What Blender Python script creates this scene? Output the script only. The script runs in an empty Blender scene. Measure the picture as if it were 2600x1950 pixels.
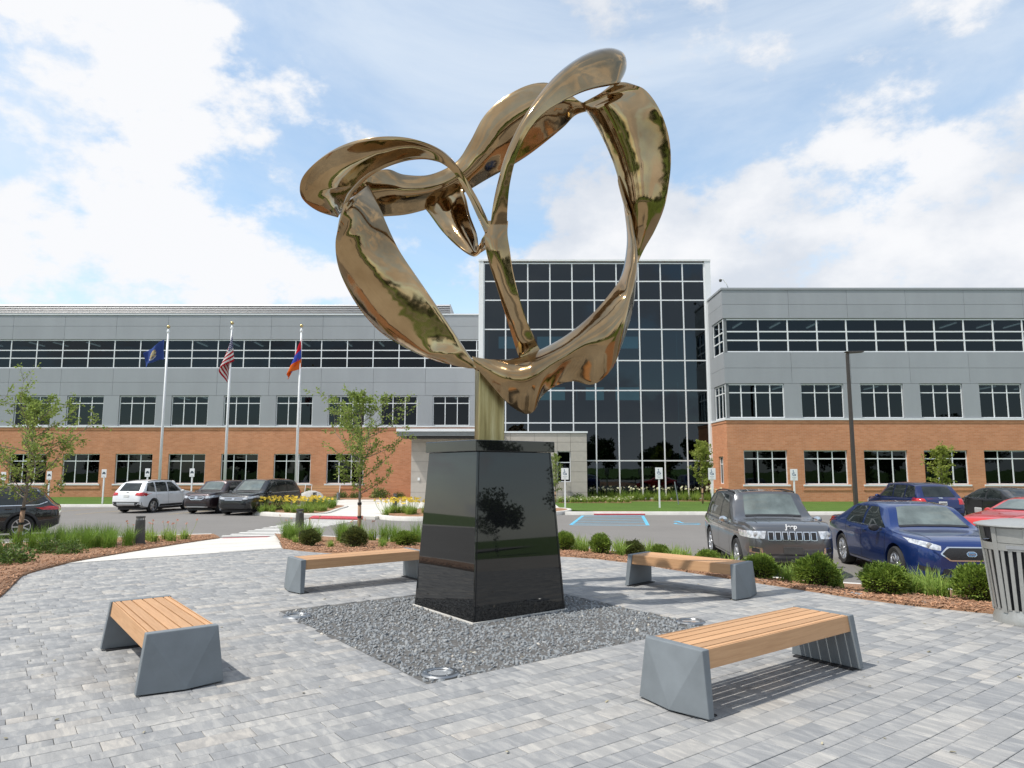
import bpy, bmesh, math, random
import numpy as np
from mathutils import Vector, Matrix, Euler
from mathutils.bvhtree import BVHTree
R = math.radians
S = bpy.context.scene
COL = S.collection
random.seed(7)
rng = np.random.default_rng(7)

# ------------------------------------------------------------------ camera
cam = bpy.data.cameras.new('camera'); cam.sensor_width = 36; cam.lens = 36 * 1780 / 2600
cam.clip_start = .05; cam.clip_end = 6000
camo = bpy.data.objects.new('camera', cam); COL.objects.link(camo)
camo.location = (0, 0, 1.7); camo.rotation_euler = (R(90 + 6.887), 0, 0)
S.camera = camo
# ------------------------------------------------------------------ exposure
S.view_settings.view_transform = 'Standard'; S.view_settings.look = 'None'
S.view_settings.gamma = 1; S.view_settings.exposure = 0.3; S.view_settings.use_curve_mapping = False
S.render.engine = 'CYCLES'
try:
    S.cycles.use_denoising = True; S.cycles.denoiser = 'OPENIMAGEDENOISE'
    S.cycles.max_bounces = 6; S.cycles.diffuse_bounces = 3; S.cycles.glossy_bounces = 4
    S.cycles.transmission_bounces = 4; S.cycles.transparent_max_bounces = 6
    S.cycles.sample_clamp_indirect = 6; S.cycles.caustics_reflective = False; S.cycles.caustics_refractive = False
    S.cycles.use_adaptive_sampling = True
except Exception: pass
# ------------------------------------------------------------------ sky with clouds, sun
SUN_D = Vector((.55, .25, -1)).normalized()
ELEV = math.asin(-SUN_D.z); AZ = math.atan2(-SUN_D.x, -SUN_D.y)
W = bpy.data.worlds.new('World'); S.world = W; W.use_nodes = True
nt = W.node_tree; nt.nodes.clear()
def N(t, **k):
    n = nt.nodes.new(t)
    for a, b in k.items(): setattr(n, a, b)
    return n
def wl(a, b): nt.links.new(a, b)
def wmath(op, a, b=None, c=None, clamp=False):
    n = N('ShaderNodeMath', operation=op); n.use_clamp = clamp
    for i, v in enumerate((a, b, c)):
        if v is None: continue
        if isinstance(v, (int, float)): n.inputs[i].default_value = v
        else: wl(v, n.inputs[i])
    return n.outputs[0]
sky = N('ShaderNodeTexSky', sky_type='NISHITA'); sky.sun_disc = False
sky.sun_elevation = ELEV; sky.sun_rotation = AZ % (2 * math.pi); sky.air_density = 1; sky.dust_density = .6; sky.ozone_density = 1.5
tc = N('ShaderNodeTexCoord')
def cloudnoise(scale, loc, sx, sz, detail, rough, dist=0.0):
    mp = N('ShaderNodeMapping'); wl(tc.outputs['Generated'], mp.inputs[0])
    mp.inputs['Scale'].default_value = (sx, sx, sz); mp.inputs['Location'].default_value = loc
    n = N('ShaderNodeTexNoise'); wl(mp.outputs[0], n.inputs['Vector'])
    n.inputs['Scale'].default_value = scale; n.inputs['Detail'].default_value = detail
    n.inputs['Roughness'].default_value = rough; n.inputs['Distortion'].default_value = dist
    return n.outputs['Fac']
def ramp(v, a, b):
    n = N('ShaderNodeMapRange'); n.interpolation_type = 'SMOOTHSTEP'; wl(v, n.inputs[0])
    n.inputs[1].default_value = a; n.inputs[2].default_value = b; return n.outputs[0]
SKYLOC = (-8.8799, -4.1714, 4.8721)
cum = cloudnoise(2.3, SKYLOC, 1, 1.6, 12, .60, .0)                     # cumulus heaps
cumS = cloudnoise(2.1, (SKYLOC[0] + .05, SKYLOC[1] + .03, SKYLOC[2] - .14), 1, 1.6, 5, .5, .0)  # the same field a little towards the light
veil = cloudnoise(1.3, (-4.1714, 4.8721, -8.8799), 1, 2.6, 7, .62, .8)             # thin high veil
a_cum = ramp(cum, .49, .555)
a_veil = wmath('MULTIPLY_ADD', ramp(veil, .24, .72), .66, .10)
shade = ramp(wmath('SUBTRACT', cumS, cum), -.13, .08)
cc = N('ShaderNodeMix', data_type='RGBA'); wl(shade, cc.inputs[0])
cc.inputs[6].default_value = (9.1, 9.2, 9.45, 1); cc.inputs[7].default_value = (6.7, 7.2, 8.0, 1)
skyb = N('ShaderNodeMix', data_type='RGBA', blend_type='MULTIPLY'); skyb.inputs[0].default_value = 1
wl(sky.outputs[0], skyb.inputs[6]); skyb.inputs[7].default_value = (2.3, 2.4, 2.2, 1)
m1 = N('ShaderNodeMix', data_type='RGBA'); wl(a_veil, m1.inputs[0]); wl(skyb.outputs[2], m1.inputs[6]); m1.inputs[7].default_value = (7.9, 8.6, 9.4, 1)
m2 = N('ShaderNodeMix', data_type='RGBA'); wl(a_cum, m2.inputs[0]); wl(m1.outputs[2], m2.inputs[6]); wl(cc.outputs[2], m2.inputs[7])
bg = N('ShaderNodeBackground'); wl(m2.outputs[2], bg.inputs[0]); bg.inputs[1].default_value = .085
wo = N('ShaderNodeOutputWorld'); wl(bg.outputs[0], wo.inputs[0])

sl = bpy.data.lights.new('sun', 'SUN'); sl.energy = 3.6; sl.angle = R(.55); sl.color = (1, .955, .88)
so = bpy.data.objects.new('sun', sl); COL.objects.link(so)
so.rotation_euler = SUN_D.to_track_quat('-Z', 'Y').to_euler(); so.location = (-20, -12, 40)

# ------------------------------------------------------------------ helpers
def tag(o, label=None, cat=None, group=None, kind=None):
    if label: o['label'] = label
    if cat: o['category'] = cat
    if group: o['group'] = group
    if kind: o['kind'] = kind
    return o
def empty(name, loc=(0, 0, 0), rz=0.0, parent=None):
    o = bpy.data.objects.new(name, None); COL.objects.link(o)
    o.location = loc; o.rotation_euler = (0, 0, rz); o.empty_display_size = .1
    if parent: o.parent = parent
    return o
def add(name, me, parent=None, loc=(0, 0, 0), rot=(0, 0, 0), scale=(1, 1, 1)):
    o = bpy.data.objects.new(name, me); COL.objects.link(o)
    if parent: o.parent = parent
    o.location = loc; o.rotation_euler = rot; o.scale = scale
    return o
def copy_tree(o, parent=None):
    c = o.copy(); COL.objects.link(c); c.parent = parent
    for ch in list(o.children): copy_tree(ch, c)
    return c
class MB:
    """collects faces of one part"""
    def __init__(s): s.v = []; s.f = []
    def quad(s, *p):
        n = len(s.v); s.v += [tuple(q) for q in p]; s.f.append(tuple(range(n, n + len(p)))); return s
    def box(s, x0, x1, y0, y1, z0, z1, M=None):
        P = [(x0, y0, z0), (x1, y0, z0), (x1, y1, z0), (x0, y1, z0), (x0, y0, z1), (x1, y0, z1), (x1, y1, z1), (x0, y1, z1)]
        if M is not None: P = [tuple(M @ Vector(p)) for p in P]
        n = len(s.v); s.v += P
        s.f += [tuple(n + i for i in q) for q in ((0, 3, 2, 1), (4, 5, 6, 7), (0, 1, 5, 4), (1, 2, 6, 5), (2, 3, 7, 6), (3, 0, 4, 7))]
        return s
    def hexa(s, P):
        n = len(s.v); s.v += [tuple(p) for p in P]
        s.f += [tuple(n + i for i in q) for q in ((0, 3, 2, 1), (4, 5, 6, 7), (0, 1, 5, 4), (1, 2, 6, 5), (2, 3, 7, 6), (3, 0, 4, 7))]
        return s
    def tube(s, path, rad, n=8, cap=True):
        path = [Vector(p) for p in path]; rs = rad if isinstance(rad, (list, tuple)) else [rad] * len(path)
        rings = []; prev = None
        for i, p in enumerate(path):
            t = (path[min(i + 1, len(path) - 1)] - path[max(i - 1, 0)]).normalized()
            u = t.orthogonal().normalized() if prev is None else (prev - t * prev.dot(t)).normalized()
            prev = u; w = t.cross(u); b = len(s.v)
            for k in range(n):
                a = 2 * math.pi * k / n; s.v.append(tuple(p + (u * math.cos(a) + w * math.sin(a)) * rs[i]))
            rings.append(b)
        for a, b in zip(rings, rings[1:]):
            for k in range(n): s.f.append((a + k, a + (k + 1) % n, b + (k + 1) % n, b + k))
        if cap:
            s.f.append(tuple(rings[0] + k for k in reversed(range(n)))); s.f.append(tuple(rings[-1] + k for k in range(n)))
        return s
    def lathe(s, prof, n=24, M=None, a0=0, a1=2 * math.pi):
        full = abs(a1 - a0 - 2 * math.pi) < 1e-6; k = n if full else n + 1; b = len(s.v)
        for (r, z) in prof:
            for i in range(k):
                a = a0 + (a1 - a0) * i / n; p = Vector((r * math.cos(a), r * math.sin(a), z))
                s.v.append(tuple(M @ p) if M is not None else tuple(p))
        for j in range(len(prof) - 1):
            for i in range(n):
                i2 = (i + 1) % k; s.f.append((b + j * k + i, b + j * k + i2, b + (j + 1) * k + i2, b + (j + 1) * k + i))
        return s
    def mesh(s, name, mat=None, smooth=False, angle=None):
        me = bpy.data.meshes.new(name); me.from_pydata(s.v, [], s.f); me.validate(); me.update()
        if mat: me.materials.append(mat)
        if smooth or angle:
            me.polygons.foreach_set('use_smooth', [True] * len(me.polygons))
            if angle: me.set_sharp_from_angle(angle=R(angle))
        return me
    def build(s, name, mat=None, parent=None, smooth=False, angle=None, bevel=0, loc=(0, 0, 0), rot=(0, 0, 0)):
        me = s.mesh(name, mat, smooth, angle); o = add(name, me, parent, loc, rot)
        if bevel:
            m = o.modifiers.new('bevel', 'BEVEL'); m.width = bevel; m.segments = 2; m.limit_method = 'ANGLE'; m.angle_limit = R(30)
        return o
def np_mesh(name, V, F, mat=None, smooth=False):
    me = bpy.data.meshes.new(name); V = np.asarray(V, np.float32).reshape(-1, 3); F = np.asarray(F, np.int32); k = F.shape[1]
    me.vertices.add(len(V)); me.vertices.foreach_set('co', V.ravel())
    me.loops.add(F.size); me.loops.foreach_set('vertex_index', F.ravel())
    me.polygons.add(len(F)); me.polygons.foreach_set('loop_start', np.arange(0, F.size, k, dtype=np.int32)); me.polygons.foreach_set('loop_total', np.full(len(F), k, np.int32))
    if smooth: me.polygons.foreach_set('use_smooth', np.ones(len(F), bool))
    me.update(calc_edges=True); me.validate()
    if mat: me.materials.append(mat)
    return me

# ------------------------------------------------------------------ materials
def new_mat(name):
    m = bpy.data.materials.new(name); m.use_nodes = True; t = m.node_tree; b = t.nodes['Principled BSDF']; return m, t, b
def tn(t, kind, **k):
    n = t.nodes.new(kind)
    for a, b in k.items(): setattr(n, a, b)
    return n
def noise(t, scale, detail=4, rough=.55, coord='Object', stretch=None, dist=0):
    c = tn(t, 'ShaderNodeTexCoord'); src = c.outputs[coord]
    if stretch:
        mp = tn(t, 'ShaderNodeMapping'); mp.inputs['Scale'].default_value = stretch; t.links.new(src, mp.inputs[0]); src = mp.outputs[0]
    n = tn(t, 'ShaderNodeTexNoise'); t.links.new(src, n.inputs['Vector'])
    n.inputs['Scale'].default_value = scale; n.inputs['Detail'].default_value = detail; n.inputs['Roughness'].default_value = rough
    n.inputs['Distortion'].default_value = dist
    return n.outputs['Fac']
def cramp(t, v, stops):
    n = tn(t, 'ShaderNodeValToRGB'); t.links.new(v, n.inputs[0]); e = n.color_ramp.elements
    while len(e) < len(stops): e.new(.5)
    for i, (p, c) in enumerate(stops): e[i].position = p; e[i].color = (*c, 1)
    return n.outputs[0]
def tmix(t, fac, a, b, mode='MIX'):
    n = tn(t, 'ShaderNodeMix', data_type='RGBA', blend_type=mode)
    for i, v in ((0, fac), (6, a), (7, b)):
        if isinstance(v, (int, float)): n.inputs[i].default_value = v
        elif isinstance(v, tuple): n.inputs[i].default_value = (*v, 1) if len(v) == 3 else v
        else: t.links.new(v, n.inputs[i])
    return n.outputs[2]
def tmath(t, op, a, b=None, c=None):
    n = tn(t, 'ShaderNodeMath', operation=op)
    for i, v in enumerate((a, b, c)):
        if v is None: continue
        if isinstance(v, (int, float)): n.inputs[i].default_value = v
        else: t.links.new(v, n.inputs[i])
    return n.outputs[0]
def bump(t, b, h, strength=.3, dist=.01):
    n = tn(t, 'ShaderNodeBump'); n.inputs['Strength'].default_value = strength; n.inputs['Distance'].default_value = dist
    t.links.new(h, n.inputs['Height']); t.links.new(n.outputs[0], b.inputs['Normal'])
def vmul(c, k): return tuple(min(1, x * k) for x in c)
def pm(name, col, rough=.6, metal=0.0, var=.12, scale=6, spec=.5, bmp=0, bscale=60, bdist=.004, coat=0, coord='Object', stretch=None, objvar=0, rvar=0):
    """plain material: one colour with grain, optional relief"""
    m, t, b = new_mat(name)
    f = noise(t, scale, 5, .6, coord, stretch)
    c = cramp(t, f, ((.3, vmul(col, 1 - var)), (.7, vmul(col, 1 + var))))
    if objvar:
        oi = tn(t, 'ShaderNodeObjectInfo')
        k = tmath(t, 'MULTIPLY_ADD', oi.outputs['Random'], objvar * 2, 1 - objvar)
        n = tn(t, 'ShaderNodeVectorMath', operation='SCALE'); t.links.new(c, n.inputs[0]); t.links.new(k, n.inputs[3]); c = n.outputs[0]
    t.links.new(c, b.inputs['Base Color'])
    b.inputs['Roughness'].default_value = rough; b.inputs['Metallic'].default_value = metal
    b.inputs['Specular IOR Level'].default_value = spec; b.inputs['Coat Weight'].default_value = coat; b.inputs['Coat Roughness'].default_value = .03
    if rvar:
        t.links.new(tmath(t, 'MULTIPLY_ADD', f, rvar, rough - rvar / 2), b.inputs['Roughness'])
    if bmp: bump(t, b, noise(t, bscale, 4, .6, coord, stretch), bmp, bdist)
    return m
def emis(name, col, s):
    m, t, b = new_mat(name); b.inputs['Base Color'].default_value = (*col, 1); b.inputs['Emission Color'].default_value = (*col, 1); b.inputs['Emission Strength'].default_value = s
    return m
M = {}
M['concrete'] = pm('concrete', (.60, .575, .53), .85, var=.10, scale=1.3, bmp=.25, bscale=90)
M['kerb'] = pm('kerb concrete', (.58, .56, .52), .85, var=.12, scale=2, bmp=.25, bscale=60)
M['white_metal'] = pm('white painted metal', (.78, .79, .80), .4, var=.03, scale=3)
M['frame'] = pm('window frame white', (.74, .76, .78), .4, var=.03, scale=2)
M['alu'] = pm('aluminium', (.62, .63, .65), .35, 1, var=.06, scale=8)
M['chrome'] = pm('chrome', (.72, .73, .75), .16, 1, var=.02)
M['black_plastic'] = pm('black plastic', (.018, .018, .02), .55, var=.2, scale=20)
M['rubber'] = pm('tyre rubber', (.022, .022, .023), .85, var=.25, scale=30, bmp=.2, bscale=80)
M['bronze_pole'] = pm('dark bronze paint', (.055, .047, .042), .5, var=.1)
M['bollard'] = pm('bollard grey', (.060, .058, .056), .55, var=.15, scale=8)
M['bark'] = pm('bark', (.19, .16, .13), .9, var=.35, scale=25, bmp=.5, bscale=60, stretch=(1, 1, .3))
M['trunk_wrap'] = pm('young trunk', (.30, .19, .12), .9, var=.25, scale=30, stretch=(1, 1, .25), bmp=.3)
M['black_strap'] = pm('black strap', (.012, .012, .012), .7)
M['red_pad'] = pm('red warning pad', (.42, .055, .07), .8, var=.2, scale=12, bmp=.5, bscale=70)
M['white_paint'] = pm('white road paint', (.70, .69, .66), .75, var=.14, scale=3)
M['yellow_paint'] = pm('worn yellow paint', (.36, .27, .13), .8, var=.25, scale=3)
M['blue_paint'] = pm('blue road paint', (.12, .42, .62), .75, var=.14, scale=4)
M['boulder'] = pm('boulder', (.42, .40, .37), .9, var=.3, scale=3, bmp=.6, bscale=12, bdist=.03)
M['sign_white'] = pm('sign white', (.78, .79, .79), .45, var=.02)
M['sign_dark'] = pm('sign dark ink', (.05, .07, .09), .6, var=.05)
M['sign_blue'] = pm('sign blue ink', (.05, .12, .22), .6, var=.05)
M['plate'] = pm('licence plate', (.72, .72, .70), .4, var=.06, scale=20)
M['canopy'] = pm('canopy fascia', (.20, .215, .22), .45, var=.06)
M['can'] = pm('silver powder coat', (.42, .42, .40), .38, .55, var=.06, scale=30)
M['can_in'] = pm('bin liner', (.035, .036, .04), .6, var=.2)
M['lightglass'] = pm('lens', (.34, .35, .36), .08, 0, var=.1, scale=30, coat=1)

def asphalt():
    m, t, b = new_mat('asphalt')
    f = noise(t, .35, 6, .65); g = noise(t, 45, 3, .7)
    c = cramp(t, f, ((.3, (.150, .140, .130)), (.7, (.205, .193, .180))))
    c = tmix(t, .5, c, cramp(t, g, ((.3, (.12, .115, .11)), (.7, (.25, .235, .22)))))
    t.links.new(c, b.inputs['Base Color']); b.inputs['Roughness'].default_value = .9; bump(t, b, g, .35, .01); return m
M['asphalt'] = asphalt()
def mulch():
    m, t, b = new_mat('bark mulch')
    f = noise(t, 34, 6, .75, dist=1.5); g = noise(t, 2.2, 4, .6)
    c = cramp(t, f, ((.25, (.125, .066, .037)), (.5, (.32, .175, .098)), (.75, (.52, .32, .20))))
    c = tmix(t, tmath(t, 'MULTIPLY', g, .35), c, (.40, .22, .13))
    t.links.new(c, b.inputs['Base Color']); b.inputs['Roughness'].default_value = .95; bump(t, b, f, 1, .03); return m
M['mulch'] = mulch()
M['chip'] = pm('mulch chip', (.39, .215, .125), .9, var=.55, scale=9)
def lawn():
    m, t, b = new_mat('lawn')
    f = noise(t, .6, 5, .6); g = noise(t, 30, 4, .7, stretch=(1, 1, .3))
    c = tmix(t, .5, cramp(t, f, ((.3, (.062, .125, .022)), (.7, (.115, .190, .036)))), cramp(t, g, ((.25, (.04, .085, .014)), (.75, (.15, .235, .05)))))
    t.links.new(c, b.inputs['Base Color']); b.inputs['Roughness'].default_value = .9; b.inputs['Specular IOR Level'].default_value = .2; bump(t, b, g, .9, .05); return m
M['lawn'] = lawn()
def paver():
    m, t, b = new_mat('concrete paver')
    at = tn(t, 'ShaderNodeAttribute'); at.attribute_name = 'tone'; tone = at.outputs['Fac']
    geo = tn(t, 'ShaderNodeNewGeometry'); off = tn(t, 'ShaderNodeVectorMath', operation='SCALE'); off.inputs[0].default_value = (37, 11, 53); t.links.new(tone, off.inputs[3])
    ad = tn(t, 'ShaderNodeVectorMath', operation='ADD'); t.links.new(geo.outputs['Position'], ad.inputs[0]); t.links.new(off.outputs[0], ad.inputs[1])
    m0 = tn(t, 'ShaderNodeMapping'); m0.inputs['Rotation'].default_value = (0, 0, R(-36.5)); t.links.new(ad.outputs[0], m0.inputs[0])
    mp = tn(t, 'ShaderNodeMapping'); mp.inputs['Scale'].default_value = (2.2, .55, 1); t.links.new(m0.outputs[0], mp.inputs[0])
    n = tn(t, 'ShaderNodeTexNoise'); t.links.new(mp.outputs[0], n.inputs[0]); n.inputs['Scale'].default_value = 6.5; n.inputs['Detail'].default_value = 6; n.inputs['Roughness'].default_value = .62; n.inputs['Distortion'].default_value = .6
    base = cramp(t, tone, ((0, (.236, .239, .243)), (.3, (.262, .263, .264)), (.6, (.284, .281, .276)), (.85, (.335, .327, .313)), (1, (.328, .310, .288))))
    sw = cramp(t, n.outputs['Fac'], ((.36, (.86, .87, .885)), (.5, (.985, .99, 1)), (.62, (1.24, 1.225, 1.195))))
    c = tmix(t, 1.0, base, sw, 'MULTIPLY')
    fine = noise(t, 130, 3, .7)
    c = tmix(t, .35, c, tmix(t, 1.0, c, cramp(t, fine, ((.3, (.7, .7, .7)), (.7, (1.3, 1.3, 1.3)))), 'MULTIPLY'))
    t.links.new(c, b.inputs['Base Color']); b.inputs['Roughness'].default_value = .86; b.inputs['Specular IOR Level'].default_value = .3
    bump(t, b, fine, .25, .004); return m
M['paver'] = paver()
M['joint'] = pm('joint sand', (.10, .097, .093), .95, var=.3, scale=30)
def gravel():
    m, t, b = new_mat('slate gravel')
    at = tn(t, 'ShaderNodeAttribute'); at.attribute_name = 'tone'
    c = cramp(t, at.outputs['Fac'], ((0, (.15, .16, .17)), (.5, (.212, .226, .237)), (.9, (.275, .284, .288)), (1, (.46, .43, .38))))
    f = noise(t, 60, 4, .6); c = tmix(t, .6, c, tmix(t, 1.0, c, cramp(t, f, ((.3, (.6, .6, .6)), (.7, (1.4, 1.4, 1.4)))), 'MULTIPLY'))
    t.links.new(c, b.inputs['Base Color']); b.inputs['Roughness'].default_value = .8; return m
M['gravel'] = gravel()
M['gravel_bed'] = pm('gravel bed', (.13, .136, .14), .95, var=.5, scale=40, bmp=.8, bscale=40, bdist=.02)
def wood():
    m, t, b = new_mat('hardwood slat')
    oi = tn(t, 'ShaderNodeObjectInfo')
    f = noise(t, 5, 5, .6, stretch=(.6, 12, 12), dist=.6); g = noise(t, 2.2, 3, .5)
    c = cramp(t, f, ((.25, (.39, .20, .088)), (.75, (.54, .31, .155))))
    c = tmix(t, tmath(t, 'MULTIPLY', g, .35), c, (.57, .37, .22))
    k = tmath(t, 'MULTIPLY_ADD', oi.outputs['Random'], .30, .84); n = tn(t, 'ShaderNodeVectorMath', operation='SCALE'); t.links.new(c, n.inputs[0]); t.links.new(k, n.inputs[3])
    t.links.new(n.outputs[0], b.inputs['Base Color']); b.inputs['Roughness'].default_value = .6; bump(t, b, f, .15, .003); return m
M['wood'] = wood()
M['bench_concrete'] = pm('grey bench casting', (.165, .185, .20), .55, var=.10, scale=5, bmp=.1, bscale=120, rvar=.2)
def granite():
    m, t, b = new_mat('polished black granite')
    c = tn(t, 'ShaderNodeTexCoord'); v = tn(t, 'ShaderNodeTexVoronoi'); t.links.new(c.outputs['Object'], v.inputs['Vector']); v.inputs['Scale'].default_value = 260
    f = noise(t, 3, 4, .5)
    col = cramp(t, v.outputs['Distance'], ((.0, (.035, .036, .038)), (.25, (.012, .0125, .013)), (1, (.006, .006, .0065))))
    t.links.new(col, b.inputs['Base Color']); t.links.new(tmath(t, 'MULTIPLY_ADD', f, .03, .005), b.inputs['Roughness']); b.inputs['Specular IOR Level'].default_value = .6
    return m
M['granite'] = granite()
def bronze():
    m, t, b = new_mat('polished bronze')
    f = noise(t, 1.6, 4, .5); g = noise(t, 2.6, 2, .5); h = noise(t, 26, 3, .6)
    c = cramp(t, f, ((.3, (.25, .165, .085)), (.7, (.42, .305, .175))))
    t.links.new(c, b.inputs['Base Color']); b.inputs['Metallic'].default_value = 1
    t.links.new(tmath(t, 'MULTIPLY_ADD', h, .09, .05), b.inputs['Roughness'])
    bump(t, b, g, .18, .06); return m
M['bronze'] = bronze()
def bronze_post():
    m, t, b = new_mat('patinated bronze post')
    f = noise(t, 9, 5, .6, stretch=(1, 1, .07), dist=.3); h = noise(t, 3, 3, .5)
    c = cramp(t, f, ((.3, (.16, .12, .045)), (.5, (.40, .32, .15)), (.68, (.60, .53, .32))))
    t.links.new(c, b.inputs['Base Color']); b.inputs['Metallic'].default_value = .85; t.links.new(tmath(t, 'MULTIPLY_ADD', f, .25, .22), b.inputs['Roughness']); return m
M['post'] = bronze_post()
def brick():
    m, t, b = new_mat('orange brick')
    c = tn(t, 'ShaderNodeTexCoord'); sp = tn(t, 'ShaderNodeSeparateXYZ'); t.links.new(c.outputs['Object'], sp.inputs[0])
    cb = tn(t, 'ShaderNodeCombineXYZ'); t.links.new(tmath(t, 'ADD', sp.outputs[0], sp.outputs[1]), cb.inputs[0]); t.links.new(sp.outputs[2], cb.inputs[1])
    br = tn(t, 'ShaderNodeTexBrick'); t.links.new(cb.outputs[0], br.inputs['Vector'])
    br.inputs['Color1'].default_value = (.53, .228, .118, 1); br.inputs['Color2'].default_value = (.62, .29, .162, 1); br.inputs['Mortar'].default_value = (.54, .33, .22, 1)
    br.inputs['Scale'].default_value = 1; br.inputs['Brick Width'].default_value = .305; br.inputs['Row Height'].default_value = .10; br.inputs['Mortar Size'].default_value = .008; br.inputs['Bias'].default_value = -.2
    f = noise(t, .8, 5, .6); col = tmix(t, 1.0, br.outputs['Color'], cramp(t, f, ((.3, (.90, .90, .90)), (.7, (1.08, 1.08, 1.08)))), 'MULTIPLY')
    t.links.new(col, b.inputs['Base Color']); b.inputs['Roughness'].default_value = .9; b.inputs['Specular IOR Level'].default_value = .2
    iv = tmath(t, 'SUBTRACT', 1, br.outputs['Fac']); bump(t, b, iv, .5, .01); return m
M['brick'] = brick()
M['panel'] = pm('grey metal wall panel', (.315, .332, .355), .5, .0, var=.05, scale=.9, objvar=.03, bmp=.05, bscale=150, stretch=(1, 1, .22))
M['panel_back'] = pm('panel joint backing', (.17, .18, .19), .7)
M['louver'] = pm('roof screen louvre', (.40, .40, .41), .45, .2, var=.05, scale=2)
M['beige'] = pm('beige stone panel', (.43, .395, .355), .7, var=.06, scale=3, objvar=.04)
M['beige_back'] = pm('beige joint', (.2, .185, .17), .8)
def glass_dark(name, col, spec, rough=.015):
    m, t, b = new_mat(name)
    oi = tn(t, 'ShaderNodeObjectInfo'); f = noise(t, .5, 3, .5)
    t.links.new(tmix(t, oi.outputs['Random'], vmul(col, .7), vmul(col, 1.4)), b.inputs['Base Color'])
    b.inputs['Roughness'].default_value = rough; b.inputs['Specular IOR Level'].default_value = spec
    bump(t, b, f, .04, .05); return m
M['glass'] = glass_dark('dark window glass', (.0035, .0045, .0055), .20)
M['tower_glass'] = glass_dark('dark curtain wall glass', (.004, .0085, .0105), .21)
def glass_clear(name, tint, ior):
    m, t, b = new_mat(name); t.nodes.remove(b); f = noise(t, .5, 3, .5)
    tr = tn(t, 'ShaderNodeBsdfTransparent'); tr.inputs[0].default_value = (*tint, 1); gl = tn(t, 'ShaderNodeBsdfGlossy'); gl.inputs['Roughness'].default_value = .01; gl.inputs[0].default_value = (.78, .9, 1, 1)
    bp = tn(t, 'ShaderNodeBump'); bp.inputs['Strength'].default_value = .09; bp.inputs['Distance'].default_value = .05; t.links.new(f, bp.inputs['Height']); t.links.new(bp.outputs[0], gl.inputs['Normal'])
    fr = tn(t, 'ShaderNodeFresnel'); fr.inputs[0].default_value = ior
    ms = tn(t, 'ShaderNodeMixShader'); t.links.new(fr.outputs[0], ms.inputs[0]); t.links.new(tr.outputs[0], ms.inputs[1]); t.links.new(gl.outputs[0], ms.inputs[2]); t.links.new(ms.outputs[0], t.nodes['Material Output'].inputs[0]); return m
M['tower_glass'] = glass_clear('tinted curtain wall glass', (.11, .20, .22), 1.60)
M['glass'] = glass_clear('tinted window glass', (.09, .112, .12), 1.42)
M['interior'] = pm('dim interior wall', (.24, .25, .26), .8, var=.1, scale=1)
def foliage(name, dark, light, trans=.25, rough=.6):
    m, t, b = new_mat(name)
    geo = tn(t, 'ShaderNodeNewGeometry'); oi = tn(t, 'ShaderNodeObjectInfo')
    c = tmix(t, geo.outputs['Random Per Island'], dark, light)
    f = noise(t, 1.7, 3, .6); c = tmix(t, 1.0, c, cramp(t, f, ((.3, (.75, .78, .75)), (.7, (1.25, 1.2, 1.2)))), 'MULTIPLY')
    t.links.new(c, b.inputs['Base Color']); b.inputs['Roughness'].default_value = rough; b.inputs['Specular IOR Level'].default_value = .3
    tr = tn(t, 'ShaderNodeBsdfTranslucent'); t.links.new(tmix(t, .5, c, light), tr.inputs[0])
    ms = tn(t, 'ShaderNodeMixShader'); ms.inputs[0].default_value = trans; t.links.new(b.outputs[0], ms.inputs[1]); t.links.new(tr.outputs[0], ms.inputs[2])
    t.links.new(ms.outputs[0], t.nodes['Material Output'].inputs[0]); return m
M['leaf'] = foliage('young tree leaf', (.13, .19, .04), (.31, .40, .10), .5)
M['leaf_yellow'] = foliage('pale tree leaf', (.20, .26, .045), (.38, .43, .10), .45)
M['yew'] = foliage('yew needle', (.055, .11, .016), (.27, .37, .06), .3)
M['yew_dark'] = foliage('dark yew needle', (.040, .062, .016), (.17, .195, .05), .2)
M['grassblade'] = foliage('ornamental grass blade', (.11, .21, .03), (.27, .41, .075), .4)
M['lilyleaf'] = foliage('daylily leaf', (.17, .29, .045), (.42, .54, .14), .45)
M['shrubleaf'] = foliage('shrub leaf', (.05, .105, .02), (.15, .215, .05), .25)
M['petal_yellow'] = foliage('yellow petal', (.80, .55, .03), (.86, .70, .13), .3)
M['petal_red'] = foliage('salmon petal', (.50, .15, .10), (.70, .36, .27), .3)
M['petal_white'] = foliage('cream petal', (.70, .68, .45), (.8, .8, .62), .3)
M['far_leaf'] = foliage('far tree leaf', (.028, .052, .014), (.065, .10, .026), .15)
def carpaint(name, col, metal=.35, rough=.32):
    m, t, b = new_mat(name)
    f = noise(t, 1.5, 3, .5); b.inputs['Metallic'].default_value = metal
    t.links.new(cramp(t, f, ((.3, vmul(col, .93)), (.7, vmul(col, 1.07)))), b.inputs['Base Color'])
    b.inputs['Roughness'].default_value = rough; b.inputs['Coat Weight'].default_value = 1; b.inputs['Coat Roughness'].default_value = .03
    return m
def carglass():
    m, t, b = new_mat('car glass'); f = noise(t, 3, 3, .5)
    t.links.new(cramp(t, f, ((.3, (.010, .013, .013)), (.7, (.03, .036, .034)))), b.inputs['Base Color']); b.inputs['Roughness'].default_value = .02; b.inputs['Specular IOR Level'].default_value = .55
    return m
M['carglass'] = carglass()
M['windshield'] = pm('windshield glass', (.12, .145, .14), .03, var=.35, scale=2.2, spec=.7)
M['taillight'] = pm('red tail lamp', (.45, .012, .012), .12, var=.3, scale=12, coat=1)
M['headlight'] = pm('head lamp', (.55, .57, .60), .10, .3, var=.5, scale=14, coat=1)
M['amber'] = pm('amber lens', (.55, .16, .02), .2, var=.2)
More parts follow.
